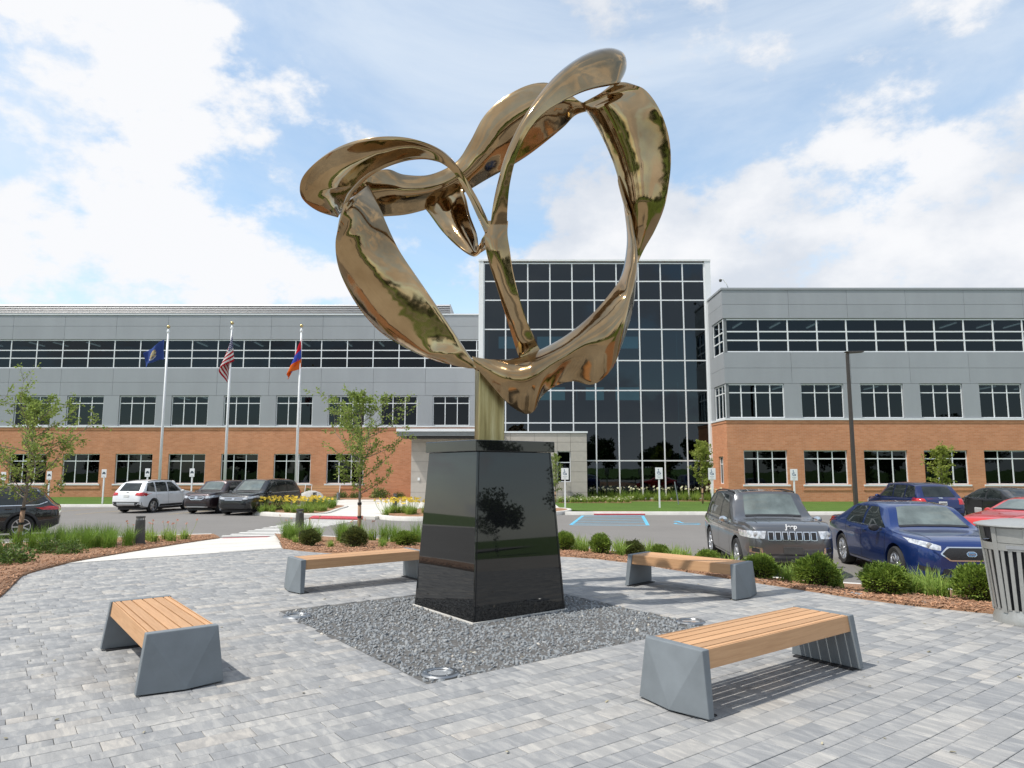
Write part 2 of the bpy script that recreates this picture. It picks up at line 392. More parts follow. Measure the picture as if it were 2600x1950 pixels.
M['mesh_grille'] = pm('black grille mesh', (.012, .012, .013), .45, var=.4, scale=60, bmp=.8, bscale=70, bdist=.01)
M['wheel_alu'] = pm('alloy wheel', (.55, .56, .58), .28, .9, var=.08, scale=10)
M['seam'] = pm('panel gap', (.006, .006, .007), .8)
# ================================================================== THE SETTING
LOT = -.55
def pw(o, root):
    o.parent = root
    o.matrix_parent_inverse = (Matrix.Translation(root.location) @ root.rotation_euler.to_matrix().to_4x4()).inverted(); return o
def sheet(name, pts, z, mat, kind='structure'):
    mb = MB(); mb.quad(*[(x, y, z) for x, y in pts]); o = mb.build(name, mat); tag(o, kind=kind); return o
M['forecourt'] = pm('forecourt concrete', (.34, .315, .28), .9, var=.12, scale=.8, bmp=.2, bscale=60)
# ground to the horizon
gm = MB(); gm.lathe([(0.01, -.80), (60, -.80), (200, -.9), (900, -1.5), (5000, -4)], 64); g0 = gm.build('ground', M['lawn']); tag(g0, kind='structure')
# asphalt lot
lot = sheet('parking_lot', [(-95, 9), (95, 9), (95, 36.5), (2.4, 36.5), (2.4, 42.5), (-95, 42.5)], LOT, M['asphalt'])
# paved forecourt round and behind the photographer
fore = sheet('forecourt', [(-26, -16), (26, -16), (26, 5.5), (11.9, 6.2), (11.9, -1.3), (-9.2, -1.3), (-8.9, 2.2), (-6.3, 8.0), (-9.5, 8.6), (-13, 11.5), (-26, 14)], -.03, M['forecourt'])
# street behind the photographer
street = sheet('street', [(-120, -34), (120, -34), (120, -24), (-120, -24)], -.62, M['asphalt'])

# ---- plaza paving: courses run at 36.5 degrees
TH = R(36.5); E1 = Vector((math.cos(TH), math.sin(TH))); E2 = Vector((-math.sin(TH), math.cos(TH)))
GF = Vector((-.67, 5.82)); GS = 3.52                                # near corner and side of the gravel square
def st(x, y): d = Vector((x, y)); return d.dot(E1), d.dot(E2)
gs0, gt0 = st(*GF); gs1, gt1 = gs0 + GS, gt0 + GS
PLAZA = [(-9.5, -6), (-9, 2), (-6.6, 8.4), (-7.05, 9.62), (-8.1, 11.68), (-8.45, 13.1), (-8.0, 13.05), (-4.95, 15.6), (-3.85, 14.9), (-2.6, 14.45), (1.1, 14.15), (2.2, 13.35), (3.95, 10.8), (4.9, 9.5), (5.8, 8.75), (8.8, 7.2), (12, 6), (12, -6)]
def inside(x, y, P):
    c = False; j = len(P) - 1
    for i in range(len(P)):
        (xi, yi), (xj, yj) = P[i], P[j]
        if (yi > y) != (yj > y) and x < (xj - xi) * (y - yi) / (yj - yi) + xi: c = not c
        j = i
    return c
plaza = sheet('plaza', PLAZA, -.012, M['joint'])
def seen(x, y):                                                      # in front of the lens
    return y > 3.4 and abs(x) < .76 * y + .4
pieces = []
t = -16.0; rnd = random.Random(11); rowk = 0
ROWW = (.18, .12, .12, .18, .12)
lo_t = min(st(x, y)[1] for x, y in PLAZA); hi_t = max(st(x, y)[1] for x, y in PLAZA)
lo_s = min(st(x, y)[0] for x, y in PLAZA); hi_s = max(st(x, y)[0] for x, y in PLAZA)
t = gt0
while t > lo_t: t -= .72
while t < hi_t:
    w = ROWW[rowk % 5]; rowk += 1
    t2 = t + w
    for b in (gt0, gt1):
        if t < b - .02 < t2 and t2 - b > .001: t2 = b if b - t > .05 else t2
    s = lo_s + rnd.uniform(-.4, 0)
    while s < hi_s:
        l = rnd.choice((.18, .27, .27, .36, .36, .45)) if w < .15 else rnd.choice((.18, .27, .36, .36, .45, .54))
        a, b = s, s + l; s += l
        parts_ = [(a, b)]
        if t2 > gt0 + .01 and t < gt1 - .01:
            parts_ = [(a, min(b, gs0)), (max(a, gs1), b)]
        for a, b in parts_:
            if b - a < .04: continue
            cs, ct = (a + b) / 2, (t + t2) / 2; c = E1 * cs + E2 * ct
            if c.y < -1.5 or not inside(c.x, c.y, PLAZA): continue
            pieces.append((a, b, t, t2, c.x, c.y))
    t = t2
def paver_geo(a, b, t0, t1, h):
    g = .0018; k = .0035; V = []
    for (ss, tt, z) in ((a + g, t0 + g, -.03), (b - g, t0 + g, -.03), (b - g, t1 - g, -.03), (a + g, t1 - g, -.03),
                        (a + g, t0 + g, h - .0025), (b - g, t0 + g, h - .0025), (b - g, t1 - g, h - .0025), (a + g, t1 - g, h - .0025),
                        (a + g + k, t0 + g + k, h), (b - g - k, t0 + g + k, h), (b - g - k, t1 - g - k, h), (a + g + k, t1 - g - k, h)):
        p = E1 * ss + E2 * tt; V.append((p.x, p.y, z))
    return V
PF = [(0, 1, 5, 4), (1, 2, 6, 5), (2, 3, 7, 6), (3, 0, 4, 7), (4, 5, 9, 8), (5, 6, 10, 9), (6, 7, 11, 10), (7, 4, 8, 11), (8, 9, 10, 11)]
def tone_of(): 
    r = rnd.random(); return rnd.uniform(0, .35) if r < .30 else (rnd.uniform(.3, .7) if r < .72 else rnd.uniform(.7, 1))
def size_in_view(p):
    a, b, t0, t1, x, y = p
    return (b - a) * (t1 - t0) / (y ** 3) if seen(x, y) else -1 / (1 + abs(x) + abs(y))
pieces.sort(key=size_in_view, reverse=True)
for p in pieces[:300]:
    me = bpy.data.meshes.new('paver'); me.from_pydata(paver_geo(*p[:4], rnd.uniform(-.0015, .0015)), [], PF); me.materials.append(M['paver'])
    at_ = me.attributes.new('tone', 'FLOAT', 'FACE'); at_.data.foreach_set('value', [tone_of()] * len(PF))
    add('paver', me, plaza)
V = []; F = []; T = []
for p in pieces[300:]:
    n = len(V); V += paver_geo(*p[:4], rnd.uniform(-.0015, .0015)); F += [tuple(n + i for i in q) for q in PF]; T += [tone_of()] * 9
me = np_mesh('far_pavers', V, F, M['paver']); me.attributes.new('tone', 'FLOAT', 'FACE').data.foreach_set('value', T)
o = add('far_pavers', me, plaza); tag(o, kind='stuff')

# ---- gravel square
gc = [GF, GF + E1 * GS, GF + E1 * GS + E2 * GS, GF + E2 * GS]
gb = sheet('gravel_bed', [tuple(p) for p in gc], -.045, M['gravel_bed'])
ico = bmesh.new(); bmesh.ops.create_icosphere(ico, subdivisions=1, radius=1); IV = np.array([v.co[:] for v in ico.verts]); IF = np.array([[v.index for v in f.verts] for f in ico.faces]); ico.free()
def rand_rot(n):
    q = rng.normal(size=(n, 4)); q /= np.linalg.norm(q, axis=1)[:, None]; a, b, c, d = q.T
    return np.stack([np.stack([1 - 2 * (c * c + d * d), 2 * (b * c - a * d), 2 * (b * d + a * c)], -1), np.stack([2 * (b * c + a * d), 1 - 2 * (b * b + d * d), 2 * (c * d - a * b)], -1), np.stack([2 * (b * d - a * c), 2 * (c * d + a * b), 1 - 2 * (b * b + c * c)], -1)], 1)
NS = 16000
ss = rng.uniform(gs0 + .015, gs1 - .015, NS); tt = rng.uniform(gt0 + .015, gt1 - .015, NS)
stray = rng.random(NS) < .006                                          # a few kicked out over the edge
ss = np.where(stray, ss + rng.choice([-1, 1], NS) * rng.uniform(0, .35, NS), ss); tt = np.where(stray, tt + rng.choice([-1, 1], NS) * rng.uniform(0, .35, NS), tt)
outside = (ss < gs0) | (ss > gs1) | (tt < gt0) | (tt > gt1)
sz = np.where(outside, .6, 1.0) * rng.uniform(.010, .021, NS) * (1 + .5 * (rng.random(NS) < .15))
sc = np.stack([sz * rng.uniform(.8, 1.5, NS), sz * rng.uniform(.7, 1.1, NS), sz * rng.uniform(.35, .7, NS)], -1)
base = IV[None] * (1 + rng.uniform(-.28, .28, (NS, len(IV), 1))) * sc[:, None]
ang = rng.uniform(-.6, .6, (NS, 3)); Rm = rand_rot(NS)
flat = rng.random(NS) < .6
ca, sa = np.cos(rng.uniform(0, 6.28, NS)), np.sin(rng.uniform(0, 6.28, NS))
P = np.einsum('nij,nkj->nki', Rm, base)
cx = ss * E1.x + tt * E2.x; cy = ss * E1.y + tt * E2.y
P += np.stack([cx, cy, np.where(outside, .004, rng.uniform(-.034, -.006, NS))], -1)[:, None]
me = np_mesh('gravel', P.reshape(-1, 3), (IF[None] + (np.arange(NS) * len(IV))[:, None, None]).reshape(-1, 3), M['gravel'])
tn_ = np.clip(rng.normal(.5, .2, NS), 0, .92); tn_[rng.random(NS) < .006] = 1
me.attributes.new('tone', 'FLOAT', 'FACE').data.foreach_set('value', np.repeat(tn_, len(IF)))
o = add('gravel', me); tag(o, 'loose grey slate gravel filling the square round the pedestal', 'gravel', kind='stuff')

# ---- mulch beds: lofted from the paving edge down to the lot kerb
def resample(P, n):
    P = [Vector(p) for p in P]; d = [0]
    for a, b in zip(P, P[1:]): d.append(d[-1] + (b - a).length)
    out = []
    for i in range(n):
        x = d[-1] * i / (n - 1); j = 0
        while j < len(d) - 2 and d[j + 1] < x: j += 1
        k = (x - d[j]) / max(1e-9, d[j + 1] - d[j]); out.append(P[j].lerp(P[j + 1], k))
    return out
def smooth_line(P, n):
    P = [Vector(p) for p in P]; Q = [P[0]] + P + [P[-1]]; out = []
    for i in range(1, len(Q) - 2):
        for k in range(8):
            u = k / 8; a, b, c, d = Q[i - 1:i + 3]
            out.append(.5 * ((2 * b) + (c - a) * u + (2 * a - 5 * b + 4 * c - d) * u * u + (3 * b - a - 3 * c + d) * u ** 3))
    out.append(P[-1]); return resample(out, n)
BVH = []
def apron_z(y): return .006 + (LOT + .006) * max(0, min(1, (y - 12.95) / 10.35)) ** 1.1
def bed(name, inner, outer, z1, mat, nu=60, nv=14, amp=.02, drop=False):
    A = smooth_line([(x, y, (.018 if not drop else apron_z(y) + .02)) for x, y in inner], nu); B = smooth_line([(x, y, z1) for x, y in outer], nu)
    V = []; F = []
    for i in range(nu):
        for j in range(nv):
            k = j / (nv - 1); p = A[i].lerp(B[i], k); p.z = A[i].z + (z1 - A[i].z) * (k ** 1.15)
            if 0 < j < nv - 1: p.z += (amp * random.uniform(-1, 1) if j > 1 else .004) + .03 * math.sin(k * math.pi)
            V.append(tuple(p))
    V += [(p.x, p.y, p.z - .06) for p in A]
    b = nu * nv
    for i in range(nu - 1):
        F.append((b + i, b + i + 1, (i + 1) * nv, i * nv))
        for j in range(nv - 1): F.append((i * nv + j, (i + 1) * nv + j, (i + 1) * nv + j + 1, i * nv + j + 1))
    me = np_mesh(name, V, F, mat, True); o = add(name, me); tag(o, kind='structure')
    BVH.append(BVHTree.FromPolygons([Vector(v) for v in V], F)); return o, A, B
innerR = [(-4.90, 15.3), (-3.96, 14.62), (-2.6, 14.2), (-.6, 13.98), (1.06, 13.91), (2.06, 13.1), (2.95, 11.8), (3.73, 10.67), (4.73, 9.29), (5.61, 8.56), (7.3, 7.6), (10, 6.6), (14, 5.6)]
outerR = [(-7.75, 23.3), (-5.5, 22.2), (-3, 21.2), (-.5, 20.4), (1.6, 19.3), (3.0, 17.9), (3.7, 16.0), (4.3, 14.6), (5.6, 13.6), (7.4, 12.7), (9.8, 11.9), (13, 11.2), (18, 10.4)]
innerL = [(-6.15, 7.6), (-6.4, 8.6), (-6.82, 9.62), (-7.5, 10.9), (-7.87, 11.68), (-8.02, 12.9), (-8.22, 14.5), (-8.55, 17), (-8.9, 19.4), (-9.35, 22.9)]
outerL = [(-7.6, 7.2), (-9.6, 8.2), (-12.6, 10.6), (-15.6, 13.4), (-16.4, 16.6), (-15.4, 19.2), (-13.9, 20.8), (-12.6, 21.8), (-11.2, 22.6), (-9.75, 23.15)]
bedR, inR, outR = bed('planting_bed', innerR, outerR, -.40, M['mulch'])
bedL, inL, outL = bed('planting_bed', innerL, outerL, -.40, M['mulch'], drop=True)
def gz(x, y, d=-.4):
    z = None
    for b in BVH:
        h = b.ray_cast(Vector((x, y, 5)), Vector((0, 0, -1)))
        if h[0] is not None and (z is None or h[0].z > z): z = h[0].z
    return d if z is None else z
def kerb_line(name, line, w=.16, top=-.40, bot=-.60, out=1):
    mb = MB(); L = [Vector((p.x, p.y, 0)) for p in line]; n = len(L); ring = []
    for i, p in enumerate(L):
        t = (L[min(i + 1, n - 1)] - L[max(i - 1, 0)]).normalized(); nr = Vector((-t.y, t.x, 0)) * out
        q = p + nr * w
        ring.append([(p.x, p.y, bot), (p.x, p.y, top), (p.x + nr.x * (w - .03), p.y + nr.y * (w - .03), top + .004), (q.x, q.y, top - .03), (q.x + nr.x * .03, q.y + nr.y * .03, bot)])
    for i in range(n):
        mb.v += ring[i]
    for i in range(n - 1):
        for j in range(4): mb.f.append((i * 5 + j, (i + 1) * 5 + j, (i + 1) * 5 + j + 1, i * 5 + j + 1))
    o = mb.build(name, M['kerb'], angle=40); tag(o, kind='structure'); return o
kerb_line('kerb', outR, out=1); kerb_line('kerb', outL, out=1)
# mulch chips, loose on the beds nearest the paving
def chips(n, A, B, kmax):
    V = []; F = []; q = [(0, 1, 2, 3), (4, 7, 6, 5), (0, 4, 5, 1), (1, 5, 6, 2), (2, 6, 7, 3), (3, 7, 4, 0)]
    for _ in range(n):
        i = random.random() * (len(A) - 2); k = random.random() ** 1.3 * kmax; j = int(i)
        p = A[j].lerp(A[j + 1], i - j).lerp(B[j].lerp(B[j + 1], i - j), k)
        if not seen(p.x, p.y): continue
        z = gz(p.x, p.y) + .012; l, w, h = random.uniform(.015, .045), random.uniform(.004, .010), random.uniform(.002, .006)
        m = Matrix.Translation((p.x, p.y, z)) @ Euler((random.uniform(-.5, .5), random.uniform(-.5, .5), random.uniform(0, 6.3))).to_matrix().to_4x4()
        b = len(V); V += [tuple(m @ Vector(c)) for c in ((-l, -w, -h), (l, -w, -h), (l, w, -h), (-l, w, -h), (-l, -w, h), (l, -w, h), (l, w, h), (-l, w, h))]
        F += [tuple(b + c for c in f) for f in q]
    return V, F
for (A, B, n) in ((inR, outR, 9000), (inL, outL, 3500)):
    v, f = chips(n, A, B, .5); o = add('mulch_chips', np_mesh('mulch_chips', v, f, M['chip'])); tag(o, 'brown bark mulch chips strewn over the planting bed', 'mulch', kind='stuff')

# ---- concrete apron sloping down to the crossing, red warning pad, crossing bars
ap = MB(); n = 16
for i in range(n):
    k = i / (n - 1); k2 = min(1, k)
    a = Vector((-8.02, 12.95, .006)).lerp(Vector((-9.45, 23.3, LOT + .012)), k); b = Vector((-4.93, 15.34, .006)).lerp(Vector((-7.85, 23.7, LOT + .012)), k)
    z = .006 + (LOT + .006) * (k ** 1.1); ap.v += [(a.x, a.y, z), (b.x, b.y, z)]
for i in range(n - 1): ap.f.append((2 * i, 2 * i + 1, 2 * i + 3, 2 * i + 2))
apron = ap.build('concrete_path', M['concrete']); tag(apron, kind='structure')
BVH.append(BVHTree.FromPolygons([Vector(v) for v in ap.v], ap.f))
for k in (.22, .45, .68):                                              # tooled joints
    a = Vector((-8.02, 12.95)).lerp(Vector((-9.45, 23.3)), k); b = Vector((-4.93, 15.34)).lerp(Vector((-7.85, 23.7)), k); z = .006 + (LOT + .006) * (k ** 1.1) + .003
    d = (b - a).normalized(); w = Vector((-d.y, d.x)) * .006
    MB().quad((a.x - w.x, a.y - w.y, z), (b.x - w.x, b.y - w.y, z), (b.x + w.x, b.y + w.y, z), (a.x + w.x, a.y + w.y, z)).build('tooled_joint', M['joint'], apron)
pad = MB().hexa([(-9.28, 22.75, -.55), (-7.95, 23.15, -.55), (-8.0, 23.55, -.55), (-9.34, 23.1, -.55), (-9.28, 22.75, -.505), (-7.95, 23.15, -.505), (-8.0, 23.55, -.52), (-9.34, 23.1, -.52)]).build('warning_pad', M['red_pad'], apron)
# wing of the ramp kerb
MB().hexa([(-7.95, 23.3, -.6), (-7.2, 23.0, -.6), (-6.2, 20.5, -.6), (-6.75, 20.6, -.6), (-7.9, 23.3, -.50), (-7.25, 23.05, -.38), (-6.15, 20.5, -.30), (-6.8, 20.6, -.42)]).build('kerb_wing', M['kerb'], apron)
NB = 13
for i in range(NB):
    k = i / (NB - 1); l = Vector((-9.75, 24.0)).lerp(Vector((-9.15, 31.6)), k); r = Vector((-8.0, 24.3)).lerp(Vector((-6.7, 31.0)), k)
    d = (r - l).normalized(); nn = Vector((-d.y, d.x)) * .15
    o = MB().quad(*[(p.x, p.y, LOT + .004) for p in (l - nn, r - nn, r + nn, l + nn)]).build('crossing_bar', M['white_paint'], lot)
# stall lines
def line(a, b, w, mat, name='stall_line', z=LOT + .004):
    a, b = Vector(a), Vector(b); d = (b - a).normalized(); nn = Vector((-d.y, d.x)) * w / 2
    return MB().quad(*[(p.x, p.y, z) for p in (a - nn, b - nn, b + nn, a + nn)]).build(name, mat, lot)
dr = Vector((.19, .98))
for x in (-30.5, -27.6, -24.7, -21.9, -17.3, -14.3):
    a = Vector((x + .3, 35.2)); line(a, a + dr * 5.6, .11, M['yellow_paint'])
for x in (15.3, 18.9, 22.5): line((x, 28.6), (x, 34.2), .11, M['yellow_paint'])
H4 = [Vector(p) for p in ((3.42, 34.3), (6.29, 34.3), (5.43, 28.5), (2.37, 28.7))]
for a, b in zip(H4, H4[1:] + H4[:1]): line(a, b, .14, M['blue_paint'])
for k in (.18, .36, .54, .72, .88): line(H4[0].lerp(H4[3], k), H4[1].lerp(H4[2], max(0, k - .12)), .12, M['blue_paint'], z=LOT + .008)
# wheelchair symbol on the asphalt
sy = MB()
def arc(mb, c, r, w, a0, a1, n=16):
    for i in range(n):
        p = [(c[0] + rr * math.cos(a), c[1] + rr * math.sin(a), LOT + .006) for rr, a in ((r, a0 + (a1 - a0) * i / n), (r, a0 + (a1 - a0) * (i + 1) / n), (r + w, a0 + (a1 - a0) * (i + 1) / n), (r + w, a0 + (a1 - a0) * i / n))]
        mb.quad(*p)
arc(sy, (7.2, 29.3), .42, .13, 2.3, 6.0); arc(sy, (7.1, 30.6), .0, .16, 0, 6.28)
sy.quad((7.05, 29.5, LOT + .006), (7.17, 29.5, LOT + .006), (7.15, 30.4, LOT + .006), (7.03, 30.4, LOT + .006)); sy.quad((7.1, 29.45, LOT + .009), (7.75, 29.35, LOT + .009), (7.75, 29.5, LOT + .009), (7.1, 29.6, LOT + .009))
sy.build('wheelchair_symbol', M['blue_paint'], lot)

# ---- far side: kerbs, lawns, walk, islands
FK = -.42
lawnL = sheet('lawn', [(-95, 42.1), (-13.3, 42.1), (-13.3, 53.2), (-95, 53.2)], FK + .02, M['lawn'])
lawnR = sheet('lawn', [(2.6, 36.4), (5.0, 35.0), (95, 35.0), (95, 49.2), (2.6, 49.2)], FK + .02, M['lawn'])
WALK = [(-9.6, 32.9), (-6.1, 31.7), (-4.6, 38), (2.6, 38), (2.6, 49.2), (-13.3, 49.2), (-13.3, 44.5), (-9.6, 40)]
wm = MB(); wm.quad(*[(x, y, FK) for x, y in WALK])
for (xa, ya), (xb, yb) in zip(WALK, WALK[1:] + WALK[:1]): wm.quad((xa, ya, -.62), (xb, yb, -.62), (xb, yb, FK), (xa, ya, FK))
walk = wm.build('entrance_walk', M['concrete']); tag(walk, kind='structure')
sheet('path', [(-13.3, 49.0), (-6, 49.0), (-6, 53.2), (-13.3, 53.2)], FK + .01, M['mulch'])
MB().hexa([(-9.2, 32.3, -.6), (-6.75, 31.5, -.6), (-6.65, 31.75, -.6), (-9.1, 32.6, -.6), (-9.2, 32.3, -.50), (-6.75, 31.5, -.50), (-6.65, 31.75, -.43), (-9.1, 32.6, -.43)]).build('warning_pad', M['red_pad'], walk)
MB().hexa([(4.0, 34.75, -.6), (6.5, 34.75, -.6), (6.5, 35.2, -.6), (4.0, 35.2, -.6), (4.0, 34.75, -.5), (6.5, 34.75, -.5), (6.5, 35.2, -.39), (4.0, 35.2, -.39)]).build('warning_pad', M['red_pad'], walk)
def V2(P): return [Vector((x, y, 0)) for x, y in P]
kerb_line('kerb', V2([(-95, 42.1), (-13.4, 42.1)]), .18, FK + .03, out=-1)
kerb_line('kerb', V2([(2.6, 35.0), (30, 35.0), (95, 35.0)]), .18, FK + .03, out=-1)
def island(P):
    L = smooth_line([(x, y, 0) for x, y in P + P[:1]], 48)
    mb = MB(); mb.quad(*[(p.x, p.y, FK + .035) for p in L[:-1]]); o = mb.build('planting_island', M['mulch']); tag(o, kind='structure')
    BVH.append(BVHTree.FromPolygons([Vector((p.x, p.y, FK + .035)) for p in L[:-1]], [tuple(range(len(L) - 1))]))
    kerb_line('kerb', L, .22, FK + .05, out=-1)
island([(-12.9, 37.2), (-12.6, 35.2), (-11, 33.8), (-9.6, 33.2), (-9.0, 34.0), (-9.2, 37), (-9.6, 40.5), (-11.5, 40.8)])
island([(-6.1, 32.8), (-5.2, 31.4), (-3.6, 31.1), (-1, 32.6), (2.4, 35.2), (2.4, 38), (-2, 38.2), (-4.8, 37.6)])

# ================================================================== BUILDINGS
def wall_holes(mb, x0, x1, z0, z1, holes, depth, P):
    """flat wall with window openings; P maps (u, depth, z) to the world"""
    xs = sorted({x0, x1, *[min(max(h[i], x0), x1) for h in holes for i in (0, 1)]}); zs = sorted({z0, z1, *[min(max(h[i], z0), z1) for h in holes for i in (2, 3)]})
    for a, b in zip(xs, xs[1:]):
        for c, d in zip(zs, zs[1:]):
            mx, mz = (a + b) / 2, (c + d) / 2
            if any(h[0] < mx < h[1] and h[2] < mz < h[3] for h in holes): continue
            mb.quad(P(a, 0, c), P(b, 0, c), P(b, 0, d), P(a, 0, d))
    for a, b, c, d in holes:
        a, b = max(a, x0), min(b, x1)
        mb.quad(P(a, 0, c), P(b, 0, c), P(b, depth, c), P(a, depth, c)); mb.quad(P(a, 0, d), P(a, depth, d), P(b, depth, d), P(b, 0, d))
        mb.quad(P(a, 0, c), P(a, depth, c), P(a, depth, d), P(a, 0, d)); mb.quad(P(b, 0, c), P(b, 0, d), P(b, depth, d), P(b, depth, c))
PANE = MB().box(-.5, .5, -.006, .006, -.5, .5).mesh('pane', M['glass'])
PANE_T = MB().box(-.5, .5, -.006, .006, -.5, .5).mesh('pane', M['tower_glass'])
def window(root, P, rot, xs, zs, dep, fw=.06, name='window', pane=PANE, mat=None, sill=True, jit=.10):
    """frame with mullions at xs, zs (a part) and one pane per light (sub-parts)"""
    mb = MB(); a, b, c, d = xs[0], xs[-1], zs[0], zs[-1]
    def bar(u0, u1, v0, v1, d0, d1): mb.hexa([P(u0, d0, v0), P(u1, d0, v0), P(u1, d1, v0), P(u0, d1, v0), P(u0, d0, v1), P(u1, d0, v1), P(u1, d1, v1), P(u0, d1, v1)])
    for i, x in enumerate(xs):
        l, r = (x, x + fw) if i == 0 else ((x - fw, x) if i == len(xs) - 1 else (x - fw / 2, x + fw / 2)); bar(l, r, c, d, dep - .05, dep + .05)
    for i, z in enumerate(zs):
        l, r = (z, z + fw) if i == 0 else ((z - fw, z) if i == len(zs) - 1 else (z - fw / 2, z + fw / 2)); bar(a, b, l, r, dep - .048, dep + .048)
    f = mb.build(name, mat or M['frame']); pw(f, root)
    for i in range(len(xs) - 1):
        for j in range(len(zs) - 1):
            c0 = P((xs[i] + xs[i + 1]) / 2, dep, (zs[j] + zs[j + 1]) / 2)
            o = add('pane', pane, f, c0, (R(random.uniform(-jit, jit)), 0, rot + R(random.uniform(-jit, jit))), (xs[i + 1] - xs[i] - .02, 1, zs[j + 1] - zs[j] - .02))
    return f
def panel(root, P, x0, x1, z0, z1, th=.05, mat=None, name='wall_panel', gap=.008):
    x0 += gap; x1 -= gap; z0 += gap; z1 -= gap
    o = MB().hexa([P(x0, 0, z0), P(x1, 0, z0), P(x1, th, z0), P(x0, th, z0), P(x0, 0, z1), P(x1, 0, z1), P(x1, th, z1), P(x0, th, z1)]).build(name, mat or M['panel']); pw(o, root); return o
def solid(root, name, mat, x0, x1, y0, y1, z0, z1):
    o = MB().box(x0, x1, y0, y1, z0, z1).build(name, mat); pw(o, root); return o

# ---- left wing -----------------------------------------------------------
YL = 53.0; XL0, XL1 = -46.0, -2.3
lw = empty('office_wing', (-24, YL, -.42)); tag(lw, 'long grey-panelled office wing over orange brick behind the flagpoles, left of the glass tower', 'building')
PLw = lambda u, d, z: (u, YL + d, z)
wx = [(-37.75 - 3.968 * 2 + 3.968 * i, -34.97 - 3.968 * 2 + 3.968 * i) for i in range(11)]   # the window bays
h1 = [(a, b, .58, 2.81) for a, b in wx[:9]]
mb = MB(); wall_holes(mb, XL0, XL1, -.6, 4.60, h1, .22, PLw); mb.quad((XL1, YL, -.6), (XL1, YL + 8, -.6), (XL1, YL + 8, 4.6), (XL1, YL, 4.6))
pw(mb.build('brick_wall', M['brick']), lw)
pw(MB().box(XL0, XL1, YL - .03, YL + .1, 4.603, 4.80).build('brick_course', M['brick']), lw)
pw(MB().box(XL0, XL1, YL - .07, YL + .1, 4.803, 4.90).build('sill_band', M['frame']), lw)
for a, b in wx[:9]:
    window(lw, PLw, 0, [a, a + (b - a) / 3, a + 2 * (b - a) / 3, b], [.58, 2.27, 2.81], .16)
    pw(MB().box(a - .12, b + .12, YL - .06, YL + .15, .47, .575).build('window_sill', M['frame']), lw)
for a, b in wx[2:9]: pw(MB().box(a - .15, b + .15, YL - .035, YL + .02, .20, .465).build('brick_apron', M['brick']), lw)
h2 = [(a, b, 4.93, 7.18) for a, b in wx]; ribL = (XL0, XL1, 9.32, 11.53)
mb = MB(); wall_holes(mb, XL0, XL1, 4.9, 13.46, h2 + [ribL], .2, lambda u, d, z: (u, YL + .055 + d, z)); mb.quad((XL0, YL + .055, 13.46), (XL1, YL + .055, 13.46), (XL1, YL + 12, 13.46), (XL0, YL + 12, 13.46))
pw(mb.build('panel_backing', M['panel_back']), lw)
colx = [XL0] + [(wx[i][1] + wx[i + 1][0]) / 2 for i in range(len(wx) - 1)] + [XL1]
for i in range(len(colx) - 1):
    for z0, z1 in ((12.58, 13.46), (11.55, 12.58), (8.23, 9.30), (7.22, 8.23)): panel(lw, PLw, colx[i], colx[i + 1], z0, z1)
prev = XL0
for a, b in wx + [(XL1, XL1)]:
    if a - prev > .2: panel(lw, PLw, prev, a, 4.90, 7.22)
    prev = b
for a, b in wx: window(lw, PLw, 0, [a, a + (b - a) / 3, a + 2 * (b - a) / 3, b], [4.93, 6.63, 7.18], .14)
rx = [XL0 + .0]; x = -44.37
while x < XL1 - .3: rx.append(x); x += 1.984
rx.append(XL1); window(lw, PLw, 0, rx, [9.32, 10.10, 10.71, 11.53], .12, .075, 'ribbon_window')
pw(MB().box(XL0, XL1, YL - .05, YL + .6, 13.463, 13.56).build('coping', M['frame']), lw)
for i in range(7): pw(MB().hexa([(XL0, YL + 1.5, 13.5 + i * .17), (-4.9, YL + 1.5, 13.5 + i * .17), (-4.9, YL + 1.75, 13.5 + i * .17), (XL0, YL + 1.75, 13.5 + i * .17), (XL0, YL + 1.6, 13.64 + i * .17), (-4.9, YL + 1.6, 13.64 + i * .17), (-4.9, YL + 1.75, 13.64 + i * .17), (XL0, YL + 1.75, 13.64 + i * .17)]).build('louvre', M['louver']), lw)
pw(MB().box(-4.93, -4.87, YL + 1.5, YL + 9, 13.45, 14.66).box(XL0, -4.9, YL + 1.76, YL + 1.9, 13.45, 14.66).build('roof_screen', M['louver']), lw)

M['fixture'] = emis('lit ceiling fixture', (1, .97, .9), 5)
def interior(root, x0, x1, y0, y1, side=0):
    for z0 in (-.72, 2.92, 7.26, 11.62): pw(MB().box(x0, x1, y0, y1, z0, z0 + .3).build('floor_slab', M['interior']), root)
    pw(MB().box(x0, x1, y1, y1 + .1, -.4, 12.8).build('rear_wall', M['interior']), root)
    for zc in (2.88, 7.22, 11.58):
        x = x0 + 1.3
        while x < x1 - 1.5:
            if random.random() < .6: pw(MB().box(x - .06, x + .06, y0 + .9, y0 + 2.7, zc - .06, zc).build('ceiling_light', M['fixture']), root)
            x += random.choice((1.9, 2.6, 3.4))
        x = x0 + .8
        while x < x1 - 1:
            w = random.uniform(.5, 1.6); h = random.uniform(.7, 1.5); fz = zc - 3.35 if zc > 4 else -.3
            if random.random() < .5: pw(MB().box(x, x + w, y0 + 2.2, y0 + 2.4, fz, fz + h).build('office_partition', M['interior']), root)
            x += w + random.uniform(.6, 2)
interior(lw, XL0, XL1 - .1, YL + .35, YL + 6)

